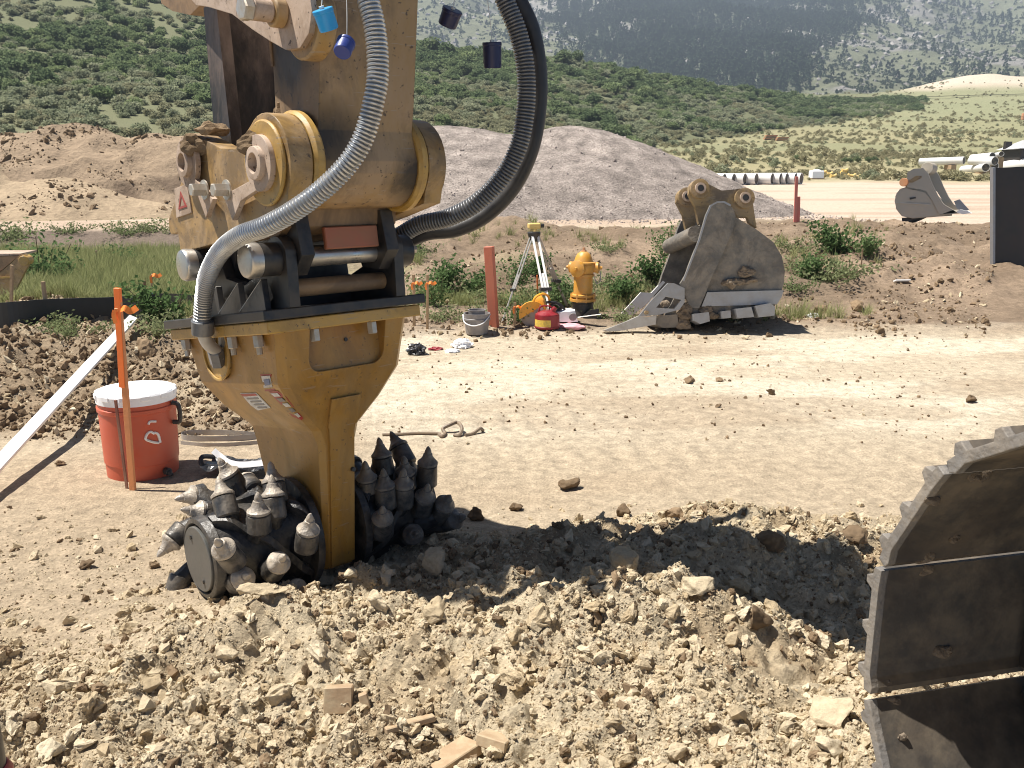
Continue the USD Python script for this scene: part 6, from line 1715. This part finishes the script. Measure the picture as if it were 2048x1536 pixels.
for (u_, v_, r_, fl_, lab_, kind_) in BIG:
    c_ = hit(u_, v_, 1.2, 20)
    m_ = rock_mesh(rr, fl_, 3, 0.22)
    a_ = rr.uniform(0, 6.28)
    rot = np.array([[math.cos(a_), -math.sin(a_), 0], [math.sin(a_), math.cos(a_), 0], [0, 0, 1]])
    if "long flat" in lab_:
        rot = np.eye(3)
        m_.vertices = m_.vertices * (1.15, 0.6, 0.85)
    solid("clod" if kind_ else "rock", lab_, "clod" if kind_ else "rock", trimesh.Trimesh(m_.vertices @ rot.T * r_ + c_ + UP * r_ * fl_ * 0.45, m_.faces, process=False), M_rock_dark if kind_ else M_rock, 45)


def clod_mesh(rng, flat=0.75, sub=2):
    m = rock_mesh(rng, flat, 0, 0.05)
    for _ in range(sub):
        m = m.subdivide()
    m = trimesh.Trimesh(m.vertices, m.faces, process=True)
    v = np.asarray(m.vertices)
    o_ = rng.uniform(0, 90)
    n = m.vertex_normals
    v = v + n * (0.42 * (meshkit.fbm(v * 2.2 + o_, 3, 2)[:, None] - 0.5) + 0.30 * (meshkit.noise(v * 6.5 + o_)[:, None] - 0.5))
    return trimesh.Trimesh(v, m.faces, process=False)


def near_points(n, rng, ylo, yhi, fn):
    yy = ylo * (yhi / ylo) ** rng.uniform(0, 1, n)
    xx = yy * rng.uniform(-0.66, 0.66, n)
    k = rng.uniform(0, 1, n) < fn(xx, yy)
    xx, yy = xx[k], yy[k]
    ax = np.stack([xx - AO[0], yy - AO[1]], 1)
    return xx, yy


# 300 rocks one can pick out, each a thing of its own
xx, yy = near_points(2600, rr, 1.5, 4.3, lambda x, y: rubble_mask(x, y) * np.clip(0.5 + 2.5 * nz(x, y, 0.6, 3, 91), 0.05, 1))
xx, yy = xx[:262], yy[:262]
rot_all = rand_quat(len(xx), rr)
for i in range(len(xx)):
    r_ = rr.uniform(0.020, 0.036) * (1 + 0.9 * (rr.uniform() > 0.85)) * (yy[i] / 2.6) ** 0.5
    m_ = rock_mesh(rr, rr.uniform(0.5, 0.9), 2, 0.24) if i % 3 == 0 else clod_mesh(rr, rr.uniform(0.5, 0.85))
    a_, t_2 = rr.uniform(0, 6.28), rr.uniform(-0.5, 0.5)
    Rm = trimesh.transformations.euler_matrix(t_2, rr.uniform(-0.5, 0.5), a_)[:3, :3]
    solid("rock", "angular tan rock among the broken rubble around the drum cutter", "rock", trimesh.Trimesh(m_.vertices @ Rm.T * r_ + np.array([xx[i], yy[i], ground_z(xx[i], yy[i]) + r_ * 0.14]), m_.faces, process=False), M_rock, False, group="loose rocks of the rubble heap")

# the uncountable rest
xx, yy = near_points(165000, rr, 1.25, 4.5, lambda x, y: np.clip(rubble_mask(x, y) * (0.85 + 2.2 * nz(x, y, 0.45, 3, 92)) + 0.03 + 0.16 * sstep(-0.7, -1.3, x) * sstep(4.6, 3.6, y), 0, 1))
sz = 0.0030 * (rr.uniform(0.006, 1, len(xx)) ** -0.57) * (yy / 2.4) ** 0.45
sz = np.minimum(sz, 0.040)
pr_r = [("stone", rock_mesh(rr, rr.uniform(0.45, 0.9), 1, 0.26) if k in (0, 1, 7) else clod_mesh(rr, rr.uniform(0.5, 0.8)), M_rock if k < 7 else M_rock_dark, False) for k in range(9)]
ix = np.where(rr.uniform(0, 1, len(xx)) < 0.82, rr.integers(0, 7, len(xx)), rr.integers(7, 9, len(xx)))
scatter("rubble", "small broken stones and gravel strewn over the foreground", "rubble", pr_r, np.stack([xx, yy, height(xx, yy) + sz * 0.08], 1), rand_quat(len(xx), rr), np.stack([sz, sz, sz], 1), ix)

NBK = 60000
bu_ = rr.uniform(-60, 1990, NBK)
by_ = 5.6 * (20 / 5.6) ** rr.uniform(0, 1, NBK)
bx_ = by_ * (bu_ - 1024) / FOC
onb_ = bank_mask(bx_, by_) * sstep(5.6, 6.0, by_) * sstep(9.6, 8.8, by_) * (bu_ < 700)
onr_ = sstep(9.2, 9.8, by_) * sstep(20, 17, by_) * (bu_ > 780) * np.clip(0.35 + 0.6 * sstep(1500, 1650, bu_) + 0.7 * sstep(10.8, 10.0, by_), 0, 1) * np.clip(0.5 + 2.5 * nz(bx_, by_, 0.8, 3, 93), 0.03, 1)
flt_ = 0.05 * (by_ < 9.5)
kp = rr.uniform(0, 1, NBK) < np.clip(onb_ + onr_ * 0.75 + flt_, 0, 1)
bx_, by_, onb_ = bx_[kp], by_[kp], onb_[kp]
sz = np.minimum(0.0085 * rr.uniform(0.02, 1, len(bx_)) ** -0.6, 0.05) * np.where(by_ > 9, 1.15, 1.0)
sz = np.where((onb_ < 0.2) & (by_ < 9.2), np.minimum(sz * 0.6, 0.02), sz)
scatter("clods", "brown soil clods covering the dug bank and the slope behind", "clods", [("clod", rock_mesh(rr, rr.uniform(0.6, 0.9), 1, 0.2), M_rock_dark if k < 4 else M_rock, False) for k in range(6)],
        np.stack([bx_, by_, height(bx_, by_) + sz * 0.3], 1), rand_quat(len(bx_), rr), np.stack([sz, sz, sz], 1), np.where(rr.uniform(0, 1, len(bx_)) < 0.75, rr.integers(0, 4, len(bx_)), rr.integers(4, 6, len(bx_))))

dpx, dpy = rr.uniform(-22, -6, 9000), rr.uniform(22, 29, 9000)
dpz = np.maximum(dirt_z(dpx, dpy), np.where((dpx < -8.6) & (dpy < 29.5), front_z(dpx, dpy), 0))
kd = (dpz > 0.75) & (rr.uniform(0, 1, 9000) < np.clip(0.35 + 3.0 * nz(dpx, dpy, 1.4, 3, 94), 0, 1))
dpx, dpy, dpz = dpx[kd], dpy[kd], dpz[kd]
dsz = np.minimum(0.022 * rr.uniform(0.02, 1, len(dpx)) ** -0.55, 0.16)
scatter("pile_clods", "brown clods stuck in the dirt piles at left", "clods", [("clod", rock_mesh(rr, 0.7, 1, 0.2), M_rock_dark, False) for k in range(3)],
        np.stack([dpx, dpy, dpz], 1), rand_quat(len(dpx), rr), np.stack([dsz, dsz, dsz], 1), rr.integers(0, 3, len(dpx)))

gpx, gpy = rr.uniform(-8, 9, 6000), rr.uniform(20.9, 29, 6000)
gpz = np.maximum(gravel_z(gpx, gpy), height(gpx, gpy))
kg = rr.uniform(0, 1, 6000) < np.clip(1.1 - 0.6 * (gpz - 0.6), 0.25, 1)
gpx, gpy, gpz = gpx[kg], gpy[kg], gpz[kg]
gsz = np.minimum(0.016 * rr.uniform(0.03, 1, len(gpx)) ** -0.5, 0.07)
scatter("pile_gravel", "loose coarse stones lying on and around the gravel pile", "gravel", [("stone", rock_mesh(rr, 0.7, 0), M_gravelstone, False) for k in range(3)],
        np.stack([gpx, gpy, gpz], 1), rand_quat(len(gpx), rr), np.stack([gsz, gsz, gsz], 1), rr.integers(0, 3, len(gpx)))

# ------------------------------------------------------------------ air
haze_m = usdkit.material(stage, "/World/Looks/haze_look", {"v": ("principled_volume", {"color": (0.72, 0.84, 1.0), "density": 0.00034, "anisotropy": 0.2})}, volume="v.volume")
hzb = trimesh.creation.box((3000, 1500, 330))
hzb.apply_translation((0, 660, 330 / 2 - 8))
hp = usdkit.mesh(stage, "/World/haze", hzb, haze_m)
keys(hp.GetPrim(), kind="stuff", label="thin bluish summer haze lying over the distant mountain", category="haze")
